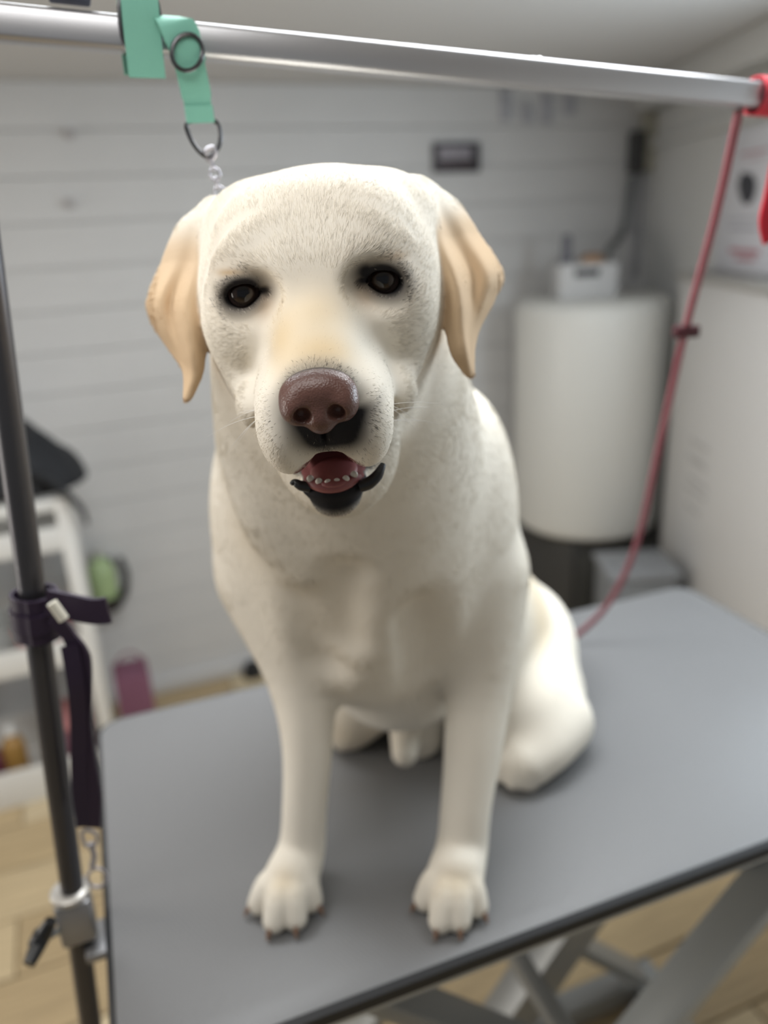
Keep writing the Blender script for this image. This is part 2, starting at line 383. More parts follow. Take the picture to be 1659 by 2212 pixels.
MB().ribbon(catmull([pa(100, 1300), pa(150, 1310), pa(200, 1320), pa(235, 1318)], 5), A3(0, 0, 1), .0125, .004).build('webbing_end', PURP, purple)
hang = [pa(118, 1335), pa(150, 1375), pa(172, 1420), pa(176, 1500), pa(178, 1560), pa(183, 1640), pa(190, 1720), pa(192, 1785)]
hn = catmull(hang, 6)
ws = np.interp(np.linspace(0, 7, len(hn)), range(8), [.007, .006, .010, .0095, .008, .0105, .0135, .0115])
MB().ribbon(hn, A3(1, 0, .1), list(ws), .004).build('webbing', PURP, purple)
MB().ribbon(catmull([pa(150, 1395, .635), pa(164, 1480, .632), pa(170, 1560, .635), pa(172, 1700, .636), pa(184, 1782, .638)], 6), A3(1, .4, .1), .0075, .003).build('webbing', PURP, purple)
MB().tube([pa(112, 1302, .622), pa(138, 1338, .622)], .0048, 12).build('slider', mat('ivory_slider', (.62, .60, .52), .4), purple)
MB().tube(catmull([pa(178, 1795), pa(206, 1800), pa(206, 1825), pa(184, 1825)], 5, True), .0018, 8, closed=True).build('clip_ring', CLEAR, purple)
MB().tube(catmull([pa(195, 1822), pa(203, 1848), pa(199, 1872)], 6), .0030, 10).build('clip_body', CLEAR, purple)
MB().tube([pa(210+21*cos(a), 1896+20*sin(a)) for a in np.linspace(0, 2*pi, 18, endpoint=False)], .0017, 8, closed=True).build('clip_hook', CLEAR, purple)

# red leash from the bar's far end to behind the dog
RED = mat('red_webbing', (.50, .012, .03), .6, bump=(700, .4, .0006)); REDP = mat('faded_red_cord', (.27, .085, .10), .6)
red = empty('red_leash', br, 'faded red leash slanting from the overhead bar end down behind the dog', 'leash')
wrap(br + bd*.022, .024, .0175, RED, 'bar_wrap', red)
re0 = bar_at(1597, 238); re1 = atZ(1235, 1382, TZ+.012)
mid = lambda px, py, f: at(px, py, ((re0-CAM)@FWD)*(1-f)+((re1-CAM)@FWD)*f)
rl_ = [re0, mid(1545, 470, .22), mid(1480, 715, .42), mid(1425, 960, .62), mid(1372, 1185, .84), mid(1310, 1310, .95), re1]
MB().ribbon(catmull(rl_, 6), A3(1, 0, .25), .0044, .004).build('webbing', REDP, red)
sl_ = mid(1482, 716, .42)
MB().box(sl_, (.034, .014, .016), None, .003).build('slider', mat('dark_slider', (.05, .012, .016), .4), red)
MB().ribbon(catmull([br+bd*.05-A3(0, 0, .012), bar_at(1690, 330), bar_at(1672, 420), bar_at(1660, 475), bar_at(1668, 520)], 6), A3(1, 0, 0), .010, .004).build('webbing_end', RED, red)

# ================================================================== WATER HEATER in the corner
ENAM = mat('cream_enamel', (.66, .655, .62), .42)
tr = .285
tc_ = None
for yy in np.linspace(2.2, 3.4, 241):
    p = atY(1272, 900, yy)
    if (CORNER-p)@NB < tr+.02: break
    tc_ = p
zt = atY(1268, 655, tc_[1]-tr*.8)[2]; zb = atY(1285, 1180, tc_[1]-tr)[2]
wh = empty('water_heater', (tc_[0], tc_[1], zb), 'tall cream cylindrical water heater standing in the room corner', 'water heater')
hh = zt-zb
MB().lathe((tc_[0], tc_[1], zb), [(tr*.86, 0), (tr*.96, .02), (tr, .06), (tr, hh-.05), (tr*.97, hh-.02), (tr*.88, hh)], n=64).build('tank', ENAM, wh)
cb = A3(tc_[0], tc_[1], zt)
cx = lambda px, py: atY(px, py, tc_[1]-.08)
p0, p1 = cx(1205, 640), cx(1335, 566)
MB().box(A3((p0[0]+p1[0])/2, tc_[1]-.02, (zt+p1[2])/2), (p1[0]-p0[0], .16, p1[2]-zt+.004), None, .01).build('control_box', mat('grey_plastic', (.52, .52, .52), .5), wh)
q0, q1 = cx(1238, 600), cx(1292, 577)
MB().box(A3((q0[0]+q1[0])/2, tc_[1]-.101, (q0[2]+q1[2])/2), (q1[0]-q0[0], .006, q0[2]*0+abs(q1[2]-q0[2])*.8), None, .002).build('display_slot', BLACKP, wh)
MB().lathe((cx(1232, 560)[0], tc_[1]-.02, p1[2]), [(.022, 0), (.022, .02), (.017, .03), (.017, .09), (.010, .10)], n=24).build('valve', mat('dark_grey', (.13, .13, .15), .5), wh)
MB().lathe((cx(1290, 560)[0], tc_[1]-.02, p1[2]), [(.045, 0), (.045, .012), (.03, .028), (.02, .03)], n=24).build('copper_fitting', mat('copper', (.42, .25, .14), .4, metal=.4), wh)
pp = [A3(cx(1340, 640)[0], tc_[1]+.05, zt-.02), A3(cx(1340, 560)[0], tc_[1]+.09, zt+.14), onwall(1345, 500, .03), onwall(1362, 380, .03)]
MB().tube(catmull(pp, 6), .013, 12).build('pipe', mat('dark_pipe', (.16, .17, .17), .5), wh)
dk_ = mat('dark_cabinet', (.045, .043, .040), .6)
dst = empty('heater_stand', (tc_[0], tc_[1], 0), 'dark boxy stand carrying the cream water heater', 'stand')
MB().box((tc_[0], tc_[1], (zb+0)/2), (.40, .40, zb-.002), WAX, .008).build('stand_body', dk_, dst)
MB().box(A3(tc_[0], tc_[1], (zb+0)/2) - NB*.205, (.34, .012, zb*.8), WAX, .004).build('stand_door', mat('dark_door', (.06, .058, .052), .6), dst)

# ================================================================== ON THE WALLS
def wallbox(x0, y0, x1, y1, depth, m, name, parent=None, bev=.003, off=0):
    a, b_ = onwall(x0, y1, off), onwall(x1, y0, off)
    w = abs((b_-a)@E1); h = abs(b_[2]-a[2]); c = (a+b_)/2 - NB*(depth/2)
    return MB().box(c, (w, depth, h), WAX, bev).build(name, m, parent)
pic = empty('picture', onwall(982, 375, .0), 'small dark framed picture on the white boarded wall', 'picture')
wallbox(934, 308, 1032, 374, .018, mat('frame_dark', (.035, .03, .035), .5), 'frame', pic)
wallbox(948, 316, 1018, 345, .004, mat('picture_sky', (.30, .28, .31), .6), 'print', pic, .0005, .018)
wallbox(948, 345, 1018, 366, .004, mat('picture_ground', (.06, .045, .05), .6), 'print', pic, .0005, .018)
TOOLM = mat('grey_tool', (.40, .40, .43), .5)
for nm, x0, y0, x1, y1, lab in (('hanging_comb', 1076, 188, 1104, 262, 'long grey comb hanging on the white wall'), ('hanging_brush', 1121, 218, 1150, 266, 'short grey brush hanging on the white wall'),
                           ('hanging_scissors', 1163, 190, 1192, 268, 'grey scissors hanging on the white wall between two brushes'), ('hanging_clipper', 1211, 190, 1241, 250, 'rounded grey clipper hanging on the white wall')):
    h_ = empty(nm, onwall((x0+x1)/2, y1, 0), lab, 'grooming tool', 'grooming tools hung on the wall')
    wallbox(x0+3, y0+18, x1-3, y1, .016, TOOLM, 'tool_body', h_, .006)
    c = onwall((x0+x1)/2, y0+8, .008); MB().tube([c + (E1*cos(a)+A3(0, 0, 1)*sin(a))*.014 for a in np.linspace(0, 2*pi, 16, endpoint=False)], .003, 8, closed=True).build('hang_ring', TOOLM, h_)
for x, y, lab in ((150, 290, 'upper grey screw hook in the white boarded wall'), (150, 440, 'lower grey screw hook in the white boarded wall')):
    o = MB().lathe(onwall(x, y, -.001), [(.016, 0), (.016, .004), (.006, .008), (.006, .03), (.010, .034)], -NB, 20).build('wall_hook', mat('hook_grey', (.42, .40, .40), .5)); tag(o, lab, 'hook', 'screw hooks in the boarded wall')
mb_ = empty('meter_box', onwall(1385, 375, 0), 'beige and black meter box high in the room corner', 'meter box')
wallbox(1378, 245, 1420, 372, .05, mat('beige_plastic', (.36, .345, .28), .5), 'cover', mb_)
wallbox(1352, 285, 1378, 376, .05, mat('black_cover', (.05, .05, .05), .5), 'switch_panel', mb_)
wallbox(1358, 376, 1384, 600, .02, mat('grey_trunking', (.33, .33, .34), .6), 'cable_trunking', mb_)
# right wall: poster and cabinet
def rbox(x0, y0, x1, y1, depth, m, name, parent=None, bev=.003, off=0):
    a, b_ = onright(x0, y1, off), onright(x1, y0, off)
    c = (a+b_)/2 - RN*(depth/2); w = abs((b_-a)@RD); h = abs(b_[2]-a[2])
    return MB().box(c, (w, depth, h), RAX, bev).build(name, m, parent)
post = empty('poster', onright(1610, 590, 0), 'white poster with black and red print on the right wall above the cabinet', 'poster')
rbox(1545, 250, 1720, 582, .006, mat('poster_paper', (.68, .68, .72), .6), 'paper', post, .0005)
paper = [c for c in post.children][0]
def stroke(x0, y0, x1, y1, m, name):
    a, b_ = onright(x0, y1, .008), onright(x1, y0, .008); MB().box((a+b_)/2, (abs((b_-a)@RD), .003, abs(b_[2]-a[2])), RAX).build(name, m, paper)
pk, pr_, pg = mat('print_black', (.05, .05, .06), .6), mat('print_red', (.50, .25, .28), .6), mat('print_grey', (.45, .45, .50), .6)
a_ = [onright(x, y, .0075) for x, y in ((1604, 372), (1626, 376), (1634, 395), (1630, 425), (1618, 442), (1606, 440), (1598, 420), (1595, 395))]
MB().prism(a_, -RN, .002).build('black_print', pk, paper)
for q in ((1600, 325, 1660, 332), (1610, 340, 1650, 346), (1575, 540, 1640, 546), (1590, 556, 1630, 561)): stroke(*q, pr_, 'red_print')
for q in ((1570, 470, 1640, 476), (1575, 490, 1635, 496)): stroke(*q, pg, 'grey_print')
cab = empty('white_cabinet', onright(1600, 1400, .2)*A3(1, 1, 0), 'smooth white cabinet against the right wall below the poster', 'cabinet')
CABM = mat('cabinet_white', (.66, .65, .64), .4)
ca, cb2 = onright(1452, 800, .12), onright(1900, 800, .12)
zc1 = onright(1600, 622, .12)[2]
L_ = abs((cb2-ca)@RD); cc = (ca+cb2)/2
carc = MB().box(A3(cc[0], cc[1], zc1/2) + RN*.057, (L_, .112, zc1-.004), RAX, .01).build('carcass', CABM, cab)
MB().box(A3(cc[0], cc[1], zc1+.008) + RN*.052, (L_+.02, .128, .02), RAX, .004).build('cabinet_top', mat('ledge_grey', (.40, .39, .37), .5), cab)
pf = mat('print_faint', (.50, .49, .48), .6)
for k, (x0, x1, y) in enumerate(((1490, 1530, 958), (1484, 1520, 988), (1490, 1526, 1000), (1486, 1528, 1040), (1482, 1524, 1062), (1480, 1512, 1096))):
    a, b_ = onright(x0, y+7, .1215), onright(x1, y, .1215); MB().box((a+b_)/2, (abs((b_-a)@RD), .002, .012), RAX).build('faint_print', pf, carc)

# ================================================================== TROLLEY with bottles on the left
TRW = mat('trolley_white', (.72, .71, .68), .45)
tf = atZ(226, 1690, 0.0) + E1*.05; tw_, td_ = .62, .34
def cp(u, v, z): return tf - E1*u + NB*v + A3(0, 0, z)
zc = lambda py: atY(185, py, tf[1])[2]
tro = empty('trolley', cp(tw_/2, td_/2, 0), 'white three-tier trolley on black castors beside the boarded wall', 'trolley')
ztop = zc(1072)
for u in (.012, tw_-.012):
    for v in (.012, td_-.012):
        MB().box(cp(u, v, (ztop+.07)/2), (.042, .03, ztop-.07), WAX, .006).build('post', TRW, tro)
        _p = [c for c in tro.children if c.name.startswith('post')][-1]
        MB().lathe(cp(u, v, .036)+E1*.011, [(.034, 0), (.036, .004), (.036, .018), (.034, .022)], -E1, 24).build('castor', BLACKP, _p)
        MB().tube([cp(u, v, .036), cp(u, v, .078)], .008, 8).build('castor_stem', STEEL, _p)
for zt0, zt1 in ((zc(1182), zc(1132)), (zc(1425), zc(1372)), (zc(1690), zc(1615))):
    MB().box(cp(tw_/2, td_/2, zt0+.006), (tw_-.002, td_-.002, .012), WAX).build('shelf', TRW, tro)
    for v in (.006, td_-.006): MB().box(cp(tw_/2, v, (zt0+zt1)/2), (tw_-.03, .012, zt1-zt0), WAX, .004).build('shelf_rim', TRW, tro)
    for u in (.006, tw_-.006): MB().box(cp(u, td_/2, (zt0+zt1)/2), (.012, td_-.03, zt1-zt0), WAX, .004).build('shelf_rim', TRW, tro)
for v in (.012, td_-.012): MB().box(cp(tw_/2, v, ztop-.018), (tw_, .024, .036), WAX, .006).build('top_rail', TRW, tro)
for u in (.012, tw_-.012): MB().box(cp(u, td_/2, ztop-.018), (.024, td_, .036), WAX, .006).build('top_rail', TRW, tro)
# black bag heaped on the trolley
BAGM = mat('black_cloth', (.012, .013, .016), .75, bump=(60, .5, .01))
bag = empty('black_bag', cp(.30, .17, ztop), 'slumped black bag lying on top of the white trolley', 'bag')
t = bmesh.new(); bmesh.ops.create_icosphere(t, subdivisions=4, radius=1)
for v in t.verts:
    x, y, z = v.co
    h = .17*(1+.18*sin(3.1*x+1.0)-.25*x) if z > 0 else .012
    v.co = Vector(cp(.12, .17, ztop+.012)) + Vector(E1)*x*.19 + Vector(NB)*y*.17 + Vector((0, 0, z*h + .012*sin(9*x)*sin(7*y)*(z > 0)))
me = bpy.data.meshes.new('bag_body'); t.to_mesh(me); t.free(); link('bag_body', me, BAGM, bag)
MB().ribbon(catmull([cp(.10, .02, ztop+.10), cp(.02, -.01, ztop+.05), cp(-.035, -.02, ztop-.03), cp(-.045, -.015, ztop-.075)], 6), NB, .022, .010).build('bag_strap', BAGM, bag)
# things on the shelves
def bottle(name, u, v, z, r, h, col, lab, cat='bottle', cap=(.8, .8, .78)):
    e = empty(name, cp(u, v, z), lab, cat)
    MB().lathe(cp(u, v, z+.001), [(r*.9, 0), (r, .008), (r, h*.68), (r*.82, h*.78), (r*.38, h*.84), (r*.38, h*.88)], n=28).build('bottle_body', mat(name+'_m', col, .4), e)
    MB().lathe(cp(u, v, z+.001+h*.88), [(r*.44, 0), (r*.44, h*.11), (r*.36, h*.12)], n=20).build('cap', mat(name+'_c', cap, .4), e)
z1 = zc(1425)+.012; z2 = zc(1690)+.012
def crate(name, u, v, z, sx, sy, h, col, lab, cat, lid=None):
    e = empty(name, cp(u, v, z), lab, cat)
    MB().box(cp(u, v, z+h/2+.001), (sx, sy, h), WAX, .008).build('box_body', mat(name+'_m', col, .5), e)
    MB().box(cp(u, v, z+h+.009), (sx+.01, sy+.01, .016), WAX, .004).build('lid', mat(name+'_l', lid or [min(1, c*1.25) for c in col], .5), e)
crate('teal_box', .46, .17, z1, .20, .20, .20, (.16, .33, .36), 'teal box on the middle shelf of the white trolley', 'box')
crate('red_box', .14, .17, z1, .15, .20, .09, (.30, .10, .10), 'dull red flat box on the middle shelf of the white trolley', 'box', (.35, .07, .07))
bottle('amber_bottle', .30, .12, z2, .036, .21, (.34, .19, .05), 'amber bottle on the bottom shelf of the white trolley')
bottle('maroon_bottle', .37, .12, z2, .040, .17, (.13, .03, .05), 'maroon bottle on the bottom shelf of the white trolley', cap=(.1, .02, .05))
crate('plum_box', .13, .17, z2, .14, .18, .17, (.16, .07, .09), 'plum coloured box on the bottom shelf of the white trolley', 'box', (.42, .18, .18))
# green bottle in a black wall holder
gh = empty('bottle_holder', onwall(236, 1310, 0), 'black wall holder gripping the pale green bottle', 'holder')
gc = onwall(232, 1312, .065)
MB().lathe(gc, [(.052, 0), (.056, .01), (.056, .05), (.052, .05), (.052, .012)], n=28).build('cup', BLACKP, gh)
MB().box(onwall(236, 1260, .006), (.05, .012, .20), WAX, .003).build('back_plate', BLACKP, gh)
MB().tube(catmull([onwall(246, 1300, .02), onwall(268, 1285, .05), onwall(272, 1240, .06), onwall(258, 1205, .03)], 6), .012, 12).build('hook', BLACKP, gh)
gb = empty('green_bottle', gc + A3(0, 0, .012), 'pale green bottle standing in the black wall holder', 'bottle')
MB().lathe(gc + A3(0, 0, .013), [(.044, 0), (.047, .01), (.047, .13), (.036, .16), (.018, .175), (.018, .19)], n=28).build('bottle_body', mat('green_plastic', (.36, .47, .24), .4), gb)
MB().lathe(gc + A3(0, 0, .203), [(.021, 0), (.021, .02), (.016, .024)], n=20).build('cap', mat('cap_grey', (.4, .4, .38), .5), gb)
# magenta bag on the floor by the trolley
mg = empty('magenta_bag', atZ(262, 1640, 0), 'magenta paper bag standing on the floor right of the trolley', 'bag')
mc = cp(-.09, .12, 0)
MAGM = mat('magenta_paper', (.19, .075, .12), .6)
MB().prism([mc + E1*x + NB*y for x, y in ((-.055, -.06), (.055, -.06), (.055, .06), (-.055, .06))], (0, 0, 1), zc(1500), .004).build('bag_body', MAGM, mg)
MB().tube(catmull([mc + E1*x + A3(0, 0, zc(1500)+z_) - NB*.05 for x, z_ in ((-.04, -.01), (-.035, .06), (0, .085), (.035, .06), (.04, -.01))], 6), .004, 8).build('bag_handle', MAGM, mg)
ds = MB().lathe(onwall(548, 1462, .05)*A3(1, 1, 0), [(.04, 0), (.04, .02), (.03, .05), (.012, .06)], n=24).build('door_stop', BLACKR); tag(ds, 'black rubber door stop on the floor at the boarded wall', 'door stop')
# low grey storage box in front of the heater, beyond the far table corner
sb0 = atY(1395, 1240, 2.35)
sbx = empty('storage_box', sb0*A3(1, 1, 0), 'tall grey storage box between the grooming table and the water heater', 'box')
MB().box(A3(sb0[0], sb0[1]+.10, sb0[2]/2-.012), (.22, .20, sb0[2]-.03), RAX[[1, 0, 2]], .012).build('box_body', mat('box_grey', (.20, .21, .22), .5), sbx)
MB().box(A3(sb0[0], sb0[1]+.10, sb0[2]-.012), (.24, .22, .022), RAX[[1, 0, 2]], .006).build('lid', mat('box_lid', (.26, .27, .285), .5), sbx)

# ================================================================== THE DOG
# ------------------------------------------------------------------ implicit surface on a rectilinear grid
class Field:
    def __init__(s, xs, ys, zs):
        s.g = [np.asarray(a, np.float32) for a in (xs, ys, zs)]
        s.D = np.full([len(a) for a in s.g], 1.0, np.float32)
    def sub(s, lo, hi):
        sl = []
        for a, l, h in zip(s.g, lo, hi):
            i = max(0, int(np.searchsorted(a, l))-1); j = min(len(a), int(np.searchsorted(a, h))+1)
            if j <= i: return None
            sl.append(slice(i, j))
        return tuple(sl)
    def pts(s, sl):
        return (s.g[0][sl[0]][:, None, None], s.g[1][sl[1]][None, :, None], s.g[2][sl[2]][None, None, :])
    def put(s, lo, hi, f, k, op='add'):
        m = k + 0.012
        sl = s.sub(np.asarray(lo)-m, np.asarray(hi)+m)
        if sl is None: return
        b = f(*s.pts(sl)).astype(np.float32); a = s.D[sl]
        if op == 'add':
            h = np.clip(0.5+0.5*(b-a)/k, 0, 1); s.D[sl] = b + (a-b)*h - k*h*(1-h)
        else:                                     # carve
            b = -b; h = np.clip(0.5-0.5*(b-a)/k, 0, 1); s.D[sl] = b + (a-b)*h + k*h*(1-h)
    def ell(s, c, r, k=0.01, ax=None, op='add'):
        c = np.asarray(c, float); r = np.asarray(r, float); R = float(r.max())
        ax = np.eye(3) if ax is None else ax
        def f(X, Y, Z):
            x, y, z = X-c[0], Y-c[1], Z-c[2]
            u = [(x*ax[i][0]+y*ax[i][1]+z*ax[i][2]) for i in range(3)]
            k0 = np.sqrt((u[0]/r[0])**2+(u[1]/r[1])**2+(u[2]/r[2])**2)+1e-9
            k1 = np.sqrt((u[0]/r[0]**2)**2+(u[1]/r[1]**2)**2+(u[2]/r[2]**2)**2)+1e-9
            return k0*(k0-1)/k1
        s.put(c-R, c+R, f, k, op)
    @staticmethod
    def cone_f(a, b, ra, rb):
        a = np.asarray(a, float); b = np.asarray(b, float); ba = b-a; l2 = float(ba@ba); rr = ra-rb; a2 = l2-rr*rr; il2 = 1/max(l2, 1e-12)
        def ball(c, r): return lambda X, Y, Z: np.sqrt((X-c[0])**2+(Y-c[1])**2+(Z-c[2])**2)-r
        if a2 <= 0: return ball(a, ra) if ra > rb else ball(b, rb)
        def f(X, Y, Z):
            px, py, pz = X-a[0], Y-a[1], Z-a[2]
            y = px*ba[0]+py*ba[1]+pz*ba[2]; z = y-l2
            x2 = (px*l2-ba[0]*y)**2+(py*l2-ba[1]*y)**2+(pz*l2-ba[2]*y)**2
            y2 = y*y*l2; z2 = z*z*l2
            kk = np.sign(rr)*rr*rr*x2
            d = (np.sqrt(np.maximum(x2*a2*il2, 0))+y*rr)*il2-ra
            d = np.where(np.sign(z)*a2*z2 > kk, np.sqrt(x2+z2)*il2-rb, d)
            return np.where(np.sign(y)*a2*y2 < kk, np.sqrt(x2+y2)*il2-ra, d)
        return f
    def cone(s, a, b, ra, rb, k=0.01, op='add'): s.chain([a, b], [ra, rb], k, op)
    def chain(s, pts, rad, k=0.01, op='add', n=4):
        """a limb: joints with radii, resampled on a smooth path, joined without swelling"""
        pts = [np.asarray(p, float) for p in pts]
        if len(pts) > 2:
            q = catmull([np.append(p, r) for p, r in zip(pts, rad)], n); pts = [p[:3] for p in q]; rad = [float(p[3]) for p in q]
        fs = [s.cone_f(pts[i], pts[i+1], rad[i], rad[i+1]) for i in range(len(pts)-1)]
        lo = np.min([p-r for p, r in zip(pts, rad)], 0); hi = np.max([p+r for p, r in zip(pts, rad)], 0)
        def f(X, Y, Z):
            d = fs[0](X, Y, Z)
            for g in fs[1:]: d = np.minimum(d, g(X, Y, Z))
            return d
        s.put(lo, hi, f, k, op)
    def sheet(s, P, th, k):
        """thin skin around a cloud of surface points with local half thickness th"""
        kd = kdtree.KDTree(len(P))
        for i, p in enumerate(P): kd.insert(p, i)
        kd.balance()
        m = 0.012; sl = s.sub(P.min(0)-m, P.max(0)+m)
        X, Y, Z = np.meshgrid(*[s.g[i][sl[i]] for i in range(3)], indexing='ij')
        q = np.stack([X.ravel(), Y.ravel(), Z.ravel()], 1)
        out = np.empty(len(q), np.float32); fd = kd.find
        for i, p in enumerate(q.tolist()):
            _, j, d = fd(p); out[i] = d-th[j]
        b = out.reshape(X.shape); a = s.D[sl]
        h = np.clip(0.5+0.5*(b-a)/k, 0, 1); s.D[sl] = b + (a-b)*h - k*h*(1-h)
    def mesh(s, smooth=2):
        D = s.D; ins = D < 0
        n = [d-1 for d in D.shape]
        cnt = np.zeros(n, np.uint8)
        for i in (0, 1):
            for j in (0, 1):
                for k in (0, 1): cnt += ins[i:n[0]+i, j:n[1]+j, k:n[2]+k]
        act = (cnt > 0) & (cnt < 8)
        idx = np.argwhere(act)
        ids = np.full(n, -1, np.int32); ids[act] = np.arange(len(idx))
        cv = np.empty((len(idx), 2, 2, 2), np.float32)
        for i in (0, 1):
            for j in (0, 1):
                for k in (0, 1): cv[:, i, j, k] = D[idx[:, 0]+i, idx[:, 1]+j, idx[:, 2]+k]
        acc = np.zeros((len(idx), 3)); num = np.zeros(len(idx))
        for ax in range(3):
            for u in (0, 1):
                for v in (0, 1):
                    o = [u, v]; o.insert(ax, 0); o2 = [u, v]; o2.insert(ax, 1)
                    a = cv[:, o[0], o[1], o[2]]; b = cv[:, o2[0], o2[1], o2[2]]
                    c = (a < 0) != (b < 0)
                    t = np.where(c, a/np.where(c, a-b, 1), 0)
                    p = np.tile(np.array(o, float), (len(idx), 1)); p[:, ax] = t
                    acc += p*c[:, None]; num += c
        loc = idx + acc/num[:, None]
        V = np.stack([np.interp(loc[:, i], np.arange(len(s.g[i])), s.g[i]) for i in range(3)], 1)
        Q = []
        for ax in range(3):
            b1, b2 = [(1, 2), (2, 0), (0, 1)][ax]
            sl0 = [slice(None)]*3; sl1 = [slice(None)]*3
            sl0[ax] = slice(0, -1); sl1[ax] = slice(1, None)
            A, B = ins[tuple(sl0)], ins[tuple(sl1)]
            e = np.argwhere(A != B); 
            ok = np.ones(len(e), bool)
            for b in (b1, b2): ok &= (e[:, b] > 0) & (e[:, b] < D.shape[b]-1)
            e = e[ok]; flip = A[e[:, 0], e[:, 1], e[:, 2]]
            def cell(d1, d2):
                c = e.copy(); c[:, b1] += d1; c[:, b2] += d2; return ids[c[:, 0], c[:, 1], c[:, 2]]
            q = np.stack([cell(-1, -1), cell(0, -1), cell(0, 0), cell(-1, 0)], 1)
            q[~flip] = q[~flip][:, ::-1]
            Q.append(q)
        Q = np.concatenate(Q)
        for _ in range(smooth): V = relax(V, Q, 0.5)
        return V, Q
def relax(V, Q, f):
    n = len(V); s = np.zeros((n, 3)); c = np.zeros(n)
    for i in range(4):
        a, b = Q[:, i], Q[:, (i+1) % 4]
        for x, y in ((a, b), (b, a)):
            for d in range(3): s[:, d] += np.bincount(x, V[y, d], n)
            c += np.bincount(x, minlength=n)
    return V + f*(s/np.maximum(c, 1)[:, None]-V)
def vnormals(V, Q):
    fn = np.cross(V[Q[:, 2]]-V[Q[:, 0]], V[Q[:, 3]]-V[Q[:, 1]]); n = len(V); N = np.zeros((n, 3))
    for i in range(4):
        for d in range(3): N[:, d] += np.bincount(Q[:, i], fn[:, d], n)
    return N/(np.linalg.norm(N, axis=1)[:, None]+1e-12)
def quads_mesh(name, V, Q):
    me = bpy.data.meshes.new(name)
    me.vertices.add(len(V)); me.vertices.foreach_set('co', V.astype(np.float32).ravel())
    me.loops.add(Q.size); me.loops.foreach_set('vertex_index', Q.astype(np.int32).ravel())
    me.polygons.add(len(Q)); me.polygons.foreach_set('loop_start', np.arange(0, Q.size, 4, dtype=np.int32))
    me.update(calc_edges=True); me.validate(); return me
def color_attr(me, name, C):
    a = me.color_attributes.new(name, 'FLOAT_COLOR', 'POINT')
    a.data.foreach_set('color', np.concatenate([C, np.ones((len(C), 1))], 1).astype(np.float32).ravel())

# ------------------------------------------------------------------ head frame (cm): x to the dog's left, y along the muzzle, z up
HO = at(676, 612, 0.515)
HF = nrm((0.030, -0.993, -0.100))
HX = nrm((cos(radians(2.5)), 0.03, sin(radians(2.5)))); HX = nrm(HX - HF*(HX@HF))
HU = -np.cross(HX, HF)
HAX = np.array([HX, HF, HU])
def H(x, y, z): return HO + (HX*x + HF*y + HU*z)*0.01
def to_head(P): return ((P-HO) @ HAX.T)*100
def hax(yaw=0, pitch=0, roll=0):
    """head axes turned: yaw about z, pitch about x, roll about y (degrees)"""
    a, b, c = map(radians, (yaw, pitch, roll))
    Rz = np.array([[cos(a), -sin(a), 0], [sin(a), cos(a), 0], [0, 0, 1]]); Rx = np.array([[1, 0, 0], [0, cos(b), -sin(b)], [0, sin(b), cos(b)]]); Ry = np.array([[cos(c), 0, sin(c)], [0, 1, 0], [-sin(c), 0, cos(c)]])
    M = Rz @ Rx @ Ry
    return (M.T) @ HAX
EYE = {-1: at(527, 629, 0.517), 1: at(828, 599, 0.517)}
EYE_R = 0.0122

def spaced(lo, hi, a, b, fine, coarse):
    parts = []
    if a > lo: parts.append(np.arange(lo, a, coarse))
    parts.append(np.arange(a, b, fine))
    if hi > b: parts.append(np.arange(b, hi, coarse))
    return np.concatenate(parts)
FINE, COARSE = 0.0015, 0.0042
XS = spaced(-0.30, 0.36, HO[0]-0.125, HO[0]+0.135, FINE, COARSE)
YS = spaced(0.38, 1.42, 0.38, 0.66, FINE, COARSE)
ZS = spaced(TZ-0.012, TZ+0.80, TZ+0.49, TZ+0.80, FINE, COARSE)
F = Field(XS, YS, ZS)

def cmr(c): return np.asarray(c)*0.01
# ---- torso, neck, hindquarters
F.ell(atY(786, 1190, 0.84), (0.142, 0.150, 0.185), 0.03)
F.chain([H(0, -8, -3), atY(750, 925, 0.745), atY(778, 1120, 0.81)], [0.084, 0.126, 0.142], 0.04)
F.chain([atY(800, 1190, 0.87), atY(930, 1320, 0.99), atY(1030, 1385, 1.08)], [0.140, 0.140, 0.130], 0.04)
F.ell(atY(566, 1130, 0.80), (0.048, 0.06, 0.10), 0.04)                       # shoulders
F.ell(atY(998, 1090, 0.83), (0.060, 0.075, 0.13), 0.04)
F.ell(atY(860, 1440, 0.88), (0.085, 0.09, 0.075), 0.04)                      # brisket
F.ell(atY(735, 1310, 0.765), (0.070, 0.06, 0.075), 0.035)
F.cone(atY(650, 1330, 0.665), atY(690, 1450, 0.70), 0.014, 0.016, 0.04, 'sub')
F.cone(atY(905, 1330, 0.695), atY(930, 1470, 0.73), 0.014, 0.018, 0.04, 'sub')
F.ell(atY(1128, 1492, 0.985), (0.082, 0.13, 0.088), 0.022)                   # haunch beside the table edge
F.ell(atY(1165, 1400, 1.08), (0.055, 0.09, 0.085), 0.03)
F.ell(atY(1180, 1500, 1.0), (0.055, 0.06, 0.05), 0.02)
F.ell(atY(770, 1450, 1.02), (0.08, 0.12, 0.09), 0.03)
# sheath
F.ell(atY(905, 1580, 0.955), (0.034, 0.05, 0.042), 0.02)
F.cone(atY(880, 1560, 0.93), atZ(874, 1628, TZ+0.040), 0.026, 0.017, 0.015)
# tail, lying behind
F.chain([atY(1030, 1390, 1.14), A3(0.14, 1.22, TZ+0.045), A3(0.13, 1.31, TZ+0.034), A3(0.06, 1.375, TZ+0.028)], [0.05, 0.034, 0.028, 0.016], 0.03)
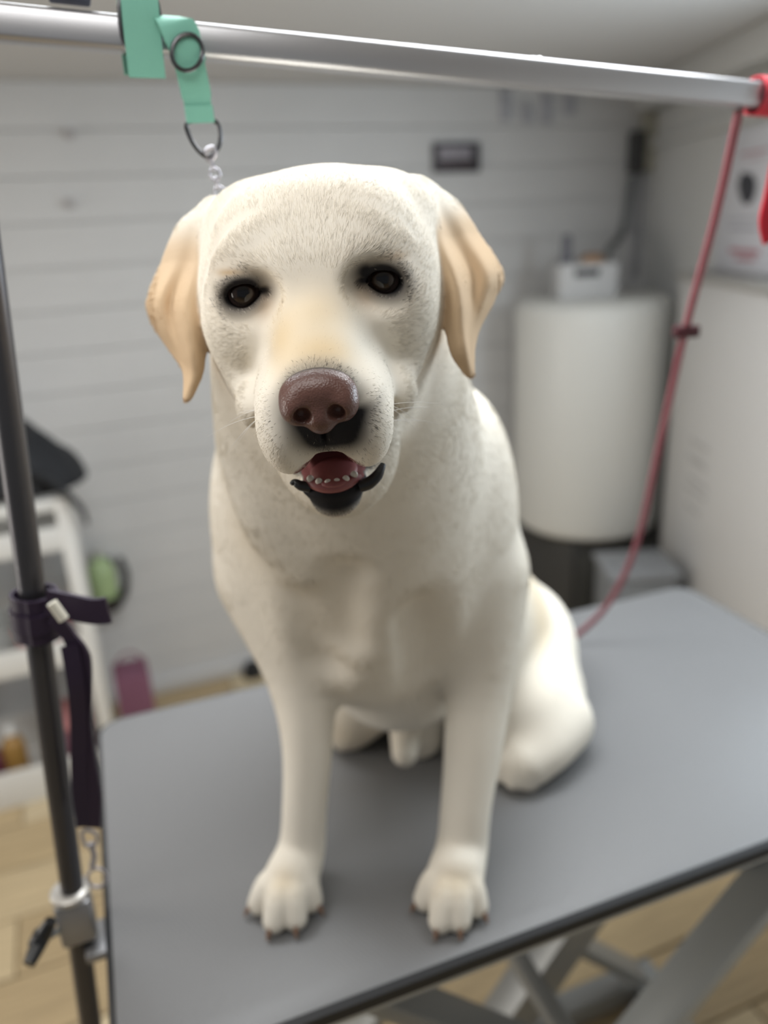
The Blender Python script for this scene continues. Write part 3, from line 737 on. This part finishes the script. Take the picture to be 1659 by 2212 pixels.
# neck folds and breast
F.chain([atY(545, 960, 0.67), atY(575, 1110, 0.675), atY(650, 1215, 0.685)], [0.016, 0.020, 0.014], 0.03)
F.chain([atY(915, 985, 0.70), atY(880, 1120, 0.70), atY(800, 1220, 0.695)], [0.016, 0.020, 0.014], 0.03)
F.cone(atY(742, 1260, 0.655), atY(742, 1400, 0.675), 0.012, 0.016, 0.03, 'sub')
# ---- front legs
def toes(ball, tips, up, k, rs=0.0162, tipr=0.0132):
    for t in tips:
        a = ball + (t-ball)*0.25; a[2] = TZ+up
        m = ball + (t-ball)*0.68; m[2] = TZ+up*0.88
        e = t.copy(); e[2] = TZ+tipr+0.0005
        F.chain([a, m, e], [rs*1.05, rs, tipr], k)
CLAWS = []
def leg(pts, rad, ball, ballr, tips, claw_sel=None, up=0.034):
    F.chain(pts + [ball], rad + [ballr], 0.022)
    toes(ball, tips, up, 0.0030)
    for i, t in enumerate(tips): CLAWS.append((t, nrm(A3(*(t-ball)[:2], 0))))
bL = atZ(632, 1890, TZ+0.032); bR = atZ(985, 1885, TZ+0.032)
leg([atY(598, 1240, 0.80), atY(650, 1450, 0.765), atY(664, 1600, 0.735), atY(658, 1745, 0.715), atY(652, 1830, 0.705)],
    [0.064, 0.0400, 0.0285, 0.0250, 0.0265], bL, 0.030, [atZ(x, y, TZ+0.011) for x, y in ((561, 1954), (594, 1992), (638, 1986), (672, 1948))])
leg([atY(1005, 1240, 0.83), atY(1034, 1450, 0.785), atY(1022, 1610, 0.745), atY(1006, 1745, 0.715), atY(998, 1830, 0.70)],
    [0.074, 0.0415, 0.0330, 0.0285, 0.0290], bR, 0.031, [atZ(x, y, TZ+0.011) for x, y in ((919, 1946), (952, 1992), (992, 1990), (1029, 1960))])
# ---- hind feet
bH = atZ(1140, 1645, TZ+0.032)
F.chain([atZ(1215, 1560, TZ+0.045), atZ(1180, 1610, TZ+0.04), bH], [0.042, 0.036, 0.032], 0.02)
toes(bH, [atZ(x, y, TZ+0.012) for x, y in ((1082, 1672), (1110, 1688), (1142, 1690), (1168, 1672))], 0.034, 0.007, 0.015, 0.012)
bG = atZ(752, 1570, TZ+0.034)
F.chain([atY(760, 1470, 1.04), bG], [0.045, 0.030], 0.02)
toes(bG, [atZ(x, y, TZ+0.012) for x, y in ((722, 1590), (740, 1605), (762, 1602), (778, 1588))], 0.034, 0.007, 0.015, 0.012)

# ---- skull and face
for s in (-1, 1):
    F.ell(H(0.62+s*2.2, -5.7, 0.35), cmr((5.25, 8.3, 6.0)), 0.03, HAX)
F.ell(H(0.2, -3.4, 3.0), cmr((6.2, 4.0, 3.1)), 0.014, HAX)                     # forehead
for s in (-1, 1):
    F.ell(H(0.7+s*5.3, -8.2, 2.5), cmr((3.0, 3.2, 3.3)), 0.022, HAX)         # ear base
    F.ell(H(0.25+s*5.7, -5.2, -2.8), cmr((2.6, 4.6, 4.8)), 0.022, HAX)       # cheek
    F.ell(H(s*3.5, -0.6, 2.1), cmr((2.3, 1.4, 1.2)), 0.012, hax(roll=s*18))  # brow
    F.ell(H(s*4.7, -1.2, -2.8), cmr((2.4, 2.4, 2.6)), 0.020, HAX)            # below the eye
F.ell(H(0, -3.9, -8.0), cmr((6.6, 5.2, 6.4)), 0.022, HAX)                    # throat
F.ell(H(0.2, -1.3, -11.3), cmr((4.7, 4.4, 6.2)), 0.008, HAX)
# muzzle
F.chain([H(0, -0.5, -1.9), H(0, 5.0, -3.9), H(0, 7.6, -4.8)], [0.029, 0.0265, 0.0235], 0.014)
F.chain([H(0, 0.6, -4.8), H(0, 7.0, -6.0)], [0.038, 0.029], 0.012)
for s in (-1, 1):
    F.ell(H(s*2.30, 5.8, -7.25), cmr((1.95, 3.7, 3.3)), 0.010, hax(yaw=-s*6)) # flews
    F.ell(H(s*2.7, 3.0, -6.6), cmr((1.8, 3.2, 2.4)), 0.012, HAX)
    F.ell(H(s*5.0, 0.7, -7.6), cmr((1.25, 1.7, 1.6)), 0.014, HAX)            # fold behind the lip corner
    F.cone(H(s*6.9, -2.6, -2.6), H(s*6.0, -0.9, -6.2), 0.005, 0.005, 0.014)  # cheekbone line
# lower jaw
F.chain([H(0, -2.5, -10.2), H(0, 2.2, -12.2), H(0, 4.6, -12.9)], [0.036, 0.024, 0.0125], 0.012)
F.ell(H(0, 4.5, -12.4), cmr((2.25, 2.0, 0.9)), 0.006, HAX)
F.ell(H(0, 4.2, -13.5), cmr((1.6, 1.9, 1.2)), 0.008, HAX)
# mouth opening and lip corners
F.ell(H(0, 6.0, -10.8), cmr((2.05, 4.2, 1.05)), 0.004, hax(pitch=-6), 'sub')
F.ell(H(0, 8.4, -10.3), cmr((1.15, 2.2, 1.1)), 0.006, HAX, 'sub')
for s in (-1, 1):
    F.ell(H(s*3.0, 4.0, -11.1), cmr((1.5, 2.8, 0.45)), 0.004, hax(roll=-s*14), 'sub')
    F.ell(H(s*4.25, 2.5, -8.5), cmr((0.48, 2.2, 1.5)), 0.007, hax(roll=-s*26), 'sub')
F.ell(H(0, 10.2, -7.4), cmr((0.16, 1.2, 1.6)), 0.003, HAX, 'sub')            # philtrum
# brow arches
for s in (-1, 1):
    F.chain([H(s*2.2, 0.30, 3.6), H(s*3.8, 0.30, 3.1), H(s*5.6, -0.55, 1.7), H(s*6.5, -1.7, 0.0)], [0.0045, 0.0060, 0.0056, 0.0040], 0.010)
# eye sockets and lids
for s in (-1, 1):
    e = EYE[s]; eh = to_head(e[None])[0]
    F.ell(H(eh[0]-s*0.5, eh[1]+2.4, eh[2]-0.1), cmr((2.1, 1.4, 1.55)), 0.010, hax(roll=s*20), 'sub')
    F.ell(e, (0.0155, 0.0150, 0.0150), 0.010, HAX)
    F.ell(H(eh[0], eh[1]+0.35, eh[2]+1.15), cmr((1.75, 1.05, 0.50)), 0.004, hax(roll=s*22))    # upper lid fold
    F.ell(H(eh[0]-s*0.05, eh[1]+0.15, eh[2]-1.35), cmr((1.5, 1.0, 0.40)), 0.004, hax(roll=s*8))
    F.ell(H(eh[0], eh[1]+1.25, eh[2]-0.04), cmr((1.22, 1.5, 0.98)), 0.0025, hax(roll=s*24), 'sub')
    F.ell(H(eh[0]-s*1.05, eh[1]+1.35, eh[2]-0.05), cmr((0.75, 1.0, 0.42)), 0.003, hax(roll=s*10), 'sub')  # inner corner
    F.ell(e, (EYE_R+0.0003,)*3, 0.001, HAX, 'sub')
    L_ = lambda dx, dy, dz: H(eh[0]+s*dx, eh[1]+dy, eh[2]+dz)
    F.chain([L_(-1.45, 0.85, 0.15), L_(-0.75, 1.15, 0.80), L_(0.10, 1.18, 0.90), L_(0.85, 0.98, 0.62), L_(1.40, 0.45, -0.10)], [0.0016, 0.0026, 0.0030, 0.0028, 0.0018], 0.003)   # upper lid
    F.chain([L_(-1.45, 0.85, 0.0), L_(-0.70, 1.02, -0.82), L_(0.15, 0.92, -1.16), L_(0.95, 0.68, -0.86), L_(1.40, 0.45, -0.15)], [0.0014, 0.0019, 0.0021, 0.0019, 0.0014], 0.003)
# seat of the nose pad
# ---- ears
def ear_points(rows, n=12, n2=26):
    g = [[at(*p) for p in r] for r in rows]
    g = [catmull(r, n) for r in g]
    cols = list(zip(*g)); cols = [catmull(list(c), n2) for c in cols]
    return np.array(cols)                       # [col][row]
EAR_L = [[(430, 478, .605), (445, 465, .598), (458, 455, .588), (470, 452, .582), (482, 462, .585)],
         [(392, 500, .62), (412, 492, .60), (432, 490, .580), (450, 495, .568), (468, 508, .580)],
         [(350, 570, .63), (380, 570, .60), (410, 570, .588), (433, 572, .562), (452, 580, .582)],
         [(320, 650, .635), (347, 650, .592), (378, 650, .592), (408, 650, .556), (440, 650, .577)],
         [(332, 700, .63), (357, 705, .594), (382, 705, .588), (408, 705, .555), (440, 705, .572)],
         [(373, 760, .61), (386, 762, .595), (400, 764, .58), (416, 766, .56), (438, 766, .57)],
         [(399, 800, .59), (404, 802, .583), (411, 805, .577), (421, 808, .567), (432, 808, .572)],
         [(401, 858, .58), (402, 860, .578), (404, 861, .576), (407, 859, .574), (412, 854, .576)]]
EAR_R = [[(940, 430, .605), (925, 420, .598), (910, 412, .588), (897, 408, .578), (885, 415, .583)],
         [(985, 452, .62), (962, 452, .60), (940, 455, .585), (918, 455, .572), (900, 465, .59)],
         [(1035, 510, .63), (1005, 512, .605), (972, 518, .594), (945, 520, .562), (920, 528, .583)],
         [(1085, 590, .635), (1050, 590, .598), (1012, 592, .594), (975, 592, .556), (946, 598, .577)],
         [(1066, 645, .63), (1042, 646, .596), (1015, 648, .590), (988, 648, .556), (960, 652, .574)],
         [(1034, 705, .615), (1022, 707, .595), (1008, 709, .58), (992, 710, .562), (968, 714, .57)],
         [(1021, 755, .60), (1016, 757, .59), (1009, 759, .58), (1000, 760, .568), (980, 764, .572)],
         [(1021, 804, .59), (1018, 808, .588), (1015, 809, .586), (1010, 808, .584), (1003, 800, .584)]]
EARP = []
for rows in (EAR_L, EAR_R):
    G = ear_points(rows); nc, nr = G.shape[:2]
    th = np.full((nc, nr), 0.0024)
    row = np.linspace(0, 1, nr)[None, :]
    th = th + 0.007*np.clip(1-row/0.28, 0, 1) + 0*th
    th[0, :] -= 0.0004
    P = G.reshape(-1, 3); EARP.append(P)
    F.sheet(P, th.ravel(), 0.006)
# keep the soles on the table
sl = F.sub((-9, -9, -9), (9, 9, TZ+0.02))
Zg = F.g[2][sl[2]][None, None, :]
F.D[sl] = np.maximum(F.D[sl], (TZ+0.0006)-Zg)
V, Q = F.mesh(2)
N = vnormals(V, Q)
HP = to_head(V)

# ------------------------------------------------------------------ coat colours (pigment only)
def blob(P, c, r):
    d = (P-np.asarray(c))/np.asarray(r); return np.exp(-np.sum(d*d, 1)*1.2)
def step(x, a, b): t = np.clip((x-a)/(b-a), 0, 1); return t*t*(3-2*t)
CREAM, TAN, WARM = A3(.87, .81, .705), A3(.64, .45, .27), A3(.78, .64, .44)
DARK, BROWN, PINK = A3(.016, .015, .016), A3(.20, .115, .065), A3(.50, .27, .22)
kd = kdtree.KDTree(len(EARP[0])+len(EARP[1]))
for i, p in enumerate(np.concatenate(EARP)): kd.insert(p, i)
kd.balance()
EARD = np.full(len(V), 1.0)
cand = np.where((np.abs(HP[:, 0]) > 4.5) & (HP[:, 2] > -10) & (HP[:, 1] < 3) & (HP[:, 1] > -14))[0]
for i in cand: EARD[i] = kd.find(V[i])[2]
EARM = step(-EARD, -0.007, -0.0032)
C = np.tile(CREAM, (len(V), 1))
def paint(m, col):
    global C
    m = np.clip(m, 0, 1)[:, None]; C = C*(1-m) + np.asarray(col)*m
paint(EARM*0.92*(0.6+0.4*step(-HP[:, 2], -6, 1)), TAN)
paint(blob(HP, (0.4, 7.9, -2.4), (2.6, 1.9, 1.5))*1.0, A3(.74, .585, .375))
paint(blob(HP, (-1.9, 5.0, -2.4), (1.4, 3.8, 2.0))*0.95, A3(.74, .585, .375))
paint(blob(HP, (0.2, 4.2, -1.2), (2.3, 4.8, 1.9))*0.8, WARM)
HEADM = HP[:, 1] > -3
emk = np.zeros(len(V))
for s in (-1, 1):
    eh = to_head(EYE[s][None])[0]
    q = HP-eh; q = q*A3(s, 1, 1)
    paint(blob(q, (-0.2, 0.4, 0.1), (2.2, 1.6, 1.9))*0.55*HEADM, A3(.52, .35, .19))
    paint(blob(q, (-1.5, 0.8, -1.0), (0.9, 1.2, 1.2))*0.65, A3(.40, .24, .12))
    near = np.abs(q[:, 1]) < 2.6
    an = radians(32 if s == 1 else 20)
    u_ = q[:, 0]*cos(an)-q[:, 2]*sin(an); w_ = q[:, 0]*sin(an)+q[:, 2]*cos(an)
    r = np.sqrt((u_/1.62)**2+((w_-0.08)/1.20)**2)
    dk = np.clip(1.9-1.25*r, 0, 1)*near
    dk = np.maximum(dk, blob(q, (-1.35, 0.8, 0.15), (0.9, 1.4, 0.7))*1.1)
    dk = np.maximum(dk, blob(q, (0.1, 0.5, -1.2), (1.2, 1.1, 0.55))*0.95)
    if s == 1:
        dk = np.maximum(dk, blob(q, (-1.05, 0.8, 0.75), (1.35, 1.7, 1.25))*1.25)
        dk = np.maximum(dk, blob(q, (-1.85, 0.9, 2.0), (0.35, 1.4, 0.9))*0.6)
    lid = blob(q, (0.35, 0.9, 1.42), (1.3, 1.1, 0.26))*(1.0 if s == -1 else 0.8)
    paint(lid, A3(.52, .37, .22))
    emk = np.maximum(emk, dk*(1-0.75*np.clip(lid, 0, 1))*near)
# around the nose, lips: dark hairs mixed into the cream
C_light = C.copy(); MASK = np.zeros(len(V))
t_ = (-HP[:, 2]-5.6)/3.4; xx = HP[:, 0]-0.25
w_ = 2.4*(1-t_)+1.0*t_ + 0.35*(xx > 0)
mk = step(w_-np.abs(xx), -1.4, 0.8)*step(t_, -0.22, 0.12)*(1-0.75*step(t_, 0.55, 1.1))*step(HP[:, 1], 5.5, 7.0)*1.1
mk = np.maximum(mk, np.clip(emk, 0, 1))
mk = np.maximum(mk, blob(HP, (0.0, 9.3, -4.9), (2.9, 1.1, 2.2))*1.25)
lip = step(HP[:, 1], 3.2, 4.6)*step(-HP[:, 2], 11.3, 11.7)*step(HP[:, 2]-0.10*HP[:, 0]**2, -14.8, -13.4)*step(-np.abs(HP[:, 0]), -3.2, -2.4)
mk = np.maximum(mk, lip)
mk = np.maximum(mk, step(HP[:, 1], 2.0, 3.4)*step(-HP[:, 2], 10.5, 10.8)*step(HP[:, 2], -12.4, -11.9)*step(-np.abs(HP[:, 0]), -3.9, -3.4))
MASK = np.clip(mk, 0, 1); paint(MASK, A3(.018, .017, .019))
paint(blob(HP, (0, 5.2, -14.6), (1.9, 1.6, .45))*0.5, PINK)
inm = step(HP[:, 1], 0.5, 2.0)*step(-HP[:, 1], -8.3, -7.6)*(np.abs(HP[:, 2]+10.7) < 1.3)*(np.abs(HP[:, 0]) < 2.2)
paint(inm*1.0, A3(.22, .075, .075))
for s in (-1, 1):
    paint(blob(HP, (s*3.0, 4.4, -10.8), (1.2, 2.2, .50))*1.0, A3(.02, .018, .018))
# body: yellower back, elbows, knuckles
for c, r, a in ((atY(1150, 1130, 1.0), (.025, .12, .13), .55), (atY(1160, 1330, 1.0), (.03, .08, .07), .8), (atY(740, 1200, .72), (.07, .06, .12), .35),
                (atY(560, 1150, .72), (.03, .05, .04), .3), (atZ(612, 1905, TZ+.05), (.018, .018, .015), .6), (atZ(985, 1905, TZ+.05), (.03, .018, .015), .6), (atZ(745, 1570, TZ+.05), (.05, .05, .05), .6)):
    paint(blob(V, c, r)*a, WARM)

dog = empty('dog', (0.05, 0.85, TZ), 'cream yellow labrador dog with tan ears sitting on the grey grooming table', 'dog')
def attr_mat(name, rough, spec, attr='Col', sheen=0.0):
    m = bpy.data.materials.new(name); m.use_nodes = True; nt = m.node_tree; b = nt.nodes['Principled BSDF']
    a = nt.nodes.new('ShaderNodeAttribute'); a.attribute_name = attr
    nt.links.new(a.outputs['Color'], b.inputs['Base Color'])
    b.inputs['Roughness'].default_value = rough; b.inputs['Specular IOR Level'].default_value = spec
    return m
SKIN = attr_mat('coat_skin', 0.75, 0.15)
body_me = quads_mesh('body', V, Q); color_attr(body_me, 'Col', C)
body = link('body', body_me, SKIN, dog)

# ------------------------------------------------------------------ nose pad
def small_field(lo, hi, h):
    return Field(*[np.arange(l, u, h) for l, u in zip(lo, hi)])
nc = H(0, 10.2, -4.9)
NF = small_field(nc-0.034, nc+0.034, 0.0008)
NF.ell(H(0, 9.7, -4.35), cmr((2.15, 1.45, 1.30)), 0.006, HAX)
for s in (-1, 1):
    NF.ell(H(s*1.30, 10.0, -5.0), cmr((0.98, 1.25, 1.15)), 0.004, HAX)
NF.ell(H(0, 10.1, -5.6), cmr((1.0, 1.1, 1.15)), 0.005, HAX)
for s in (-1, 1):
    NF.ell(H(s*0.92, 11.2, -5.35), cmr((0.50, 0.95, 0.52)), 0.002, hax(yaw=s*12), 'sub')
    NF.chain([H(s*0.95, 11.3, -5.55), H(s*1.55, 11.0, -5.95), H(s*2.15, 10.3, -6.0)], [0.0034, 0.0027, 0.0016], 0.0015, 'sub')
NF.cone(H(0, 11.35, -5.7), H(0, 11.2, -7.2), 0.0010, 0.0016, 0.001, 'sub')
nv, nq = NF.mesh(2)
nh = to_head(nv)
ncol = np.tile(A3(.125, .060, .048), (len(nv), 1))
m = np.clip(blob(nh, (0, 9.6, -3.2), (2.4, .9, .5))*0.6 + step(-nh[:, 1], -10.0, -9.4)*.9, 0, 1)[:, None]
ncol = ncol*(1-m) + A3(.03, .024, .026)*m
nme = quads_mesh('nose', nv, nq); color_attr(nme, 'Col', ncol)
NOSEM = attr_mat('nose_leather', 0.30, 0.5)
_nt = NOSEM.node_tree; _tc = _nt.nodes.new('ShaderNodeTexCoord'); _vo = _nt.nodes.new('ShaderNodeTexVoronoi'); _vo.inputs['Scale'].default_value = 900
_bp = _nt.nodes.new('ShaderNodeBump'); _bp.inputs['Strength'].default_value = 0.35; _bp.inputs['Distance'].default_value = 0.0006
_nt.links.new(_tc.outputs['Object'], _vo.inputs['Vector']); _nt.links.new(_vo.outputs['Distance'], _bp.inputs['Height']); _nt.links.new(_bp.outputs[0], _nt.nodes['Principled BSDF'].inputs['Normal'])
tag(link('nose', nme, NOSEM, dog), 'pinkish brown nose')

# ------------------------------------------------------------------ eyes
EYEM = attr_mat('eye_gloss', 0.06, 0.3)
EYEM.node_tree.nodes['Principled BSDF'].inputs['Coat Weight'].default_value = 0.35
EYEM.node_tree.nodes['Principled BSDF'].inputs['Coat Roughness'].default_value = 0.02
for s in (-1, 1):
    t = bmesh.new(); bmesh.ops.create_uvsphere(t, u_segments=72, v_segments=64, radius=EYE_R)
    me = bpy.data.meshes.new('eye'); t.to_mesh(me); t.free()
    co = np.empty(len(me.vertices)*3, np.float32); me.vertices.foreach_get('co', co); co = co.reshape(-1, 3)
    gaze = nrm(CAM + A3(-0.03, 0, -0.05) - EYE[s])
    ang = np.degrees(np.arccos(np.clip(co@gaze/EYE_R, -1, 1)))
    bulge = 1 + 0.05*np.clip(1-(ang/40)**2, 0, 1)
    col = np.tile(A3(.045, .03, .028), (len(co), 1))
    mi = step(-ang, -43, -40)[:, None]; col = col*(1-mi) + A3(.020, .011, .007)*mi
    ml = (np.exp(-((ang-41)/3.5)**2))[:, None]; col = col*(1-ml*.85) + A3(.008, .006, .006)*ml*.85
    mp = step(-ang, -21, -18)[:, None]; col = col*(1-mp) + A3(.003, .003, .004)*mp
    co = co*bulge[:, None] + EYE[s]
    me.vertices.foreach_set('co', co.astype(np.float32).ravel()); color_attr(me, 'Col', col); me.update()
    tag(link('eye', me, EYEM, dog), 'dark brown eye')

# ------------------------------------------------------------------ mouth: gum, tongue, lower teeth
GUM = mat('gum', (.27, .085, .085), 0.35, bump=(300, .2, .0006)); TOOTH = mat('tooth', (.68, .63, .55), 0.35)
MB().ball(H(0.05, 4.2, -11.6), cmr((1.6, 2.6, .55)), HAX, 28, 16).build('tongue', mat('tongue', (.27, .085, .085), 0.4, bump=(500, .3, .0006)), dog)
MB().tube([H(x, 6.25-0.28*x*x, -11.85+0.08*x*x) for x in np.linspace(-1.75, 1.75, 15)], [0.0022+0.0022*(1-(abs(x)/1.75)**3) for x in np.linspace(-1.75, 1.75, 15)], 14).build('gum', GUM, dog)
for x in (-1.45, -0.88, -0.30, 0.28, 0.86, 1.42):
    MB().ball(H(x, 6.4-0.28*x*x, -11.50+0.08*x*x), cmr((.25, .17, .27)), HAX, 12, 8).build('tooth', TOOTH, dog)

LIPM = mat('black_lip', (.012, .012, .014), 0.35)
for pts_, rr_ in ((((780, 1050, .516), (798, 1043, .514), (816, 1026, .513), (828, 1002, .515)), (.0042, .0042, .0036, .0018)), (((668, 1052, .516), (650, 1049, .514), (636, 1042, .514), (629, 1046, .513)), (.0038, .0034, .0024, .0012))):
    q_ = catmull([at(*p) for p in pts_], 4); MB().tube(q_, list(np.interp(np.linspace(0, len(rr_)-1, len(q_)), range(len(rr_)), rr_)), 10).build('lip', LIPM, dog)

# ------------------------------------------------------------------ claws
CLAW = mat('claw', (.23, .13, .08), 0.4)
for t, d in CLAWS:
    p = t + d*0.010; p[2] = TZ+0.0135
    q1 = t + d*0.0150; q1[2] = TZ+0.0095
    q2 = t + d*0.0180; q2[2] = TZ+0.0035
    MB().tube([p, q1, q2], [0.0030, 0.0026, 0.0008], 10).build('claw', CLAW, dog)

# ------------------------------------------------------------------ fur: combed strands rooted on the body
def fur(nhead, nbody):
    P4 = V[Q]; ar = 0.5*np.linalg.norm(np.cross(P4[:, 2]-P4[:, 0], P4[:, 3]-P4[:, 1]), axis=1)
    cen = P4.mean(1); hc = to_head(cen)
    ish = step(-np.linalg.norm(cen-H(0, -2, -3), axis=1), -0.19, -0.13)
    fn = N[Q].mean(1); vd = CAM-cen; vd /= np.linalg.norm(vd, axis=1)[:, None]
    facing = 0.12 + 0.88*step(np.sum(fn*vd, 1), -0.45, 0.0)
    bare = np.zeros(len(cen), bool)
    for s in (-1, 1):
        eh = to_head(EYE[s][None])[0]; q = hc-eh
        bare |= (np.sqrt((q[:, 0]/1.12)**2+(q[:, 2]/0.95)**2) < 1.0) & (np.abs(q[:, 1]) < 2.5)
    bare |= np.linalg.norm((hc-A3(0, 10.2, -4.9))/A3(2.2, 1.6, 1.75), axis=1) < 1.0
    bare |= (hc[:, 2] > -12.7) & (hc[:, 2] < -10.2) & (np.abs(hc[:, 0]) < 2.2) & (hc[:, 1] > 1) & (hc[:, 1] < 8.0)
    bare |= cen[:, 2] < TZ+0.006
    w = ar*facing*(~bare)
    wh = w*ish; wb = w*(1-ish)
    idx = np.concatenate([RNG.choice(len(w), nhead, p=wh/wh.sum()), RNG.choice(len(w), nbody, p=wb/wb.sum())])
    n = len(idx)
    u, v = RNG.random(n), RNG.random(n)
    B = np.stack([(1-u)*(1-v), u*(1-v), u*v, (1-u)*v], 1)[:, :, None]
    root = (V[Q[idx]]*B).sum(1); nn = (N[Q[idx]]*B).sum(1); nn /= np.linalg.norm(nn, axis=1)[:, None]+1e-9
    col = (C[Q[idx]]*B).sum(1); mkk = (MASK[Q[idx]]*B[:, :, 0]).sum(1); lt = (C_light[Q[idx]]*B).sum(1)
    pick = np.clip((mkk-RNG.random(n))*3+0.5, 0, 1)[:, None]; pick = np.where((mkk > .02)[:, None], pick, 0)
    dkc = lt*(1-pick) + A3(.018, .017, .019)*pick; col = np.where((mkk > .02)[:, None], dkc, col); earm = (EARM[Q[idx]]*B[:, :, 0]).sum(1)
    hp = to_head(root); hm = ish[idx]
    back = root-H(0, 11.5, -4.0); back /= np.linalg.norm(back, axis=1)[:, None]
    dn = np.tile(A3(0, .25, -1.0), (n, 1)) + 0.25*nrm(A3(.4, .9, 0))
    wE = earm[:, None]; fl = back*(hm[:, None]) + dn*(1-hm[:, None])
    fl = fl*(1-wE) + (np.array([0, 0.1, -1.0])+0.25*np.sign(hp[:, :1])*HX[None])*wE
    fl = fl + RNG.normal(0, .16, (n, 3))
    # soft large-scale cowlicks
    fl = fl + 0.12*np.stack([np.sin(root[:, 2]*60+root[:, 1]*35), np.sin(root[:, 0]*55), np.cos(root[:, 0]*48+root[:, 2]*30)], 1)*(1-hm[:, None])
    tg = fl - nn*np.sum(fl*nn, 1)[:, None]; tg /= np.linalg.norm(tg, axis=1)[:, None]+1e-9
    muz = step(hp[:, 1], 1.0, 6.0)*hm
    L = 0.0110*(1-hm) + hm*(0.0062*(1-muz)+0.0040*muz)
    L = L*(1-earm) + 0.0042*earm
    low = step(-root[:, 2], -(TZ+0.28), -(TZ+0.12)); L = L*(1-low*0.45)
    for s in (-1, 1):
        de = np.linalg.norm((hp-to_head(EYE[s][None])[0])*A3(1, .6, 1), axis=1); L = L*(0.42+0.58*step(de, 1.2, 2.6))
    L = L*RNG.uniform(.65, 1.2, n)
    lift = (0.16*(1-hm)+0.28*hm)*(1-0.6*earm)*(1-0.08*hm)*RNG.uniform(.6, 1.3, n)
    d0 = tg + nn*lift[:, None]; d0 /= np.linalg.norm(d0, axis=1)[:, None]
    K = 4; T = np.linspace(0, 1, K)
    bend = (tg - d0)*0.5 - nn*0.10
    pos = root[:, None, :] - nn[:, None, :]*0.0004 + L[:, None, None]*(T[None, :, None]*d0[:, None, :] + (T**2)[None, :, None]*bend[:, None, :])
    rad = (0.000095*hm + 0.00013*(1-hm))[:, None]*np.array([1.0, .95, .7, .2])[None, :]
    col = np.clip(col*RNG.uniform(.84, 1.12, (n, 1)), 0, .95)
    # a few whiskers
    WP, WR, WC = [], [], []
    for s in (-1, 1):
        for k in range(6):
            a = H(s*RNG.uniform(3.3, 4.1), RNG.uniform(4.5, 7.0), RNG.uniform(-8.3, -6.2)); ln = RNG.uniform(.025, .05)
            d = nrm(HX*s*RNG.uniform(.7, 1.0) - HF*RNG.uniform(.3, .8) - HU*RNG.uniform(-.1, .7))
            WP.append([a+d*ln*t - HU*0.008*t*t for t in np.linspace(0, 1, 4)]); WR.append([.00016, .00014, .0001, .00003]); WC.append(A3(.85, .83, .8))
    pos = np.concatenate([pos, np.array(WP)]); rad = np.concatenate([rad, np.array(WR)]); col = np.concatenate([col, np.array(WC)]); n = len(pos)
    hc_ = bpy.data.hair_curves.new('fur'); hc_.add_curves([K]*n)
    hc_.attributes['position'].data.foreach_set('vector', (pos-np.array(dog.location)).astype(np.float32).ravel())
    ra = hc_.attributes.get('radius') or hc_.attributes.new('radius', 'FLOAT', 'POINT')
    ra.data.foreach_set('value', rad.astype(np.float32).ravel())
    ca = hc_.attributes.new('Col', 'FLOAT_COLOR', 'CURVE')
    ca.data.foreach_set('color', np.concatenate([col, np.ones((n, 1))], 1).astype(np.float32).ravel())
    m = attr_mat('fur', 0.55, 0.25)
    hc_.materials.append(m)
    o = bpy.data.objects.new('fur', hc_); COL.objects.link(o); o.parent = dog
    tag(o, 'short cream coat', kind='stuff')
fur(220000, 150000)
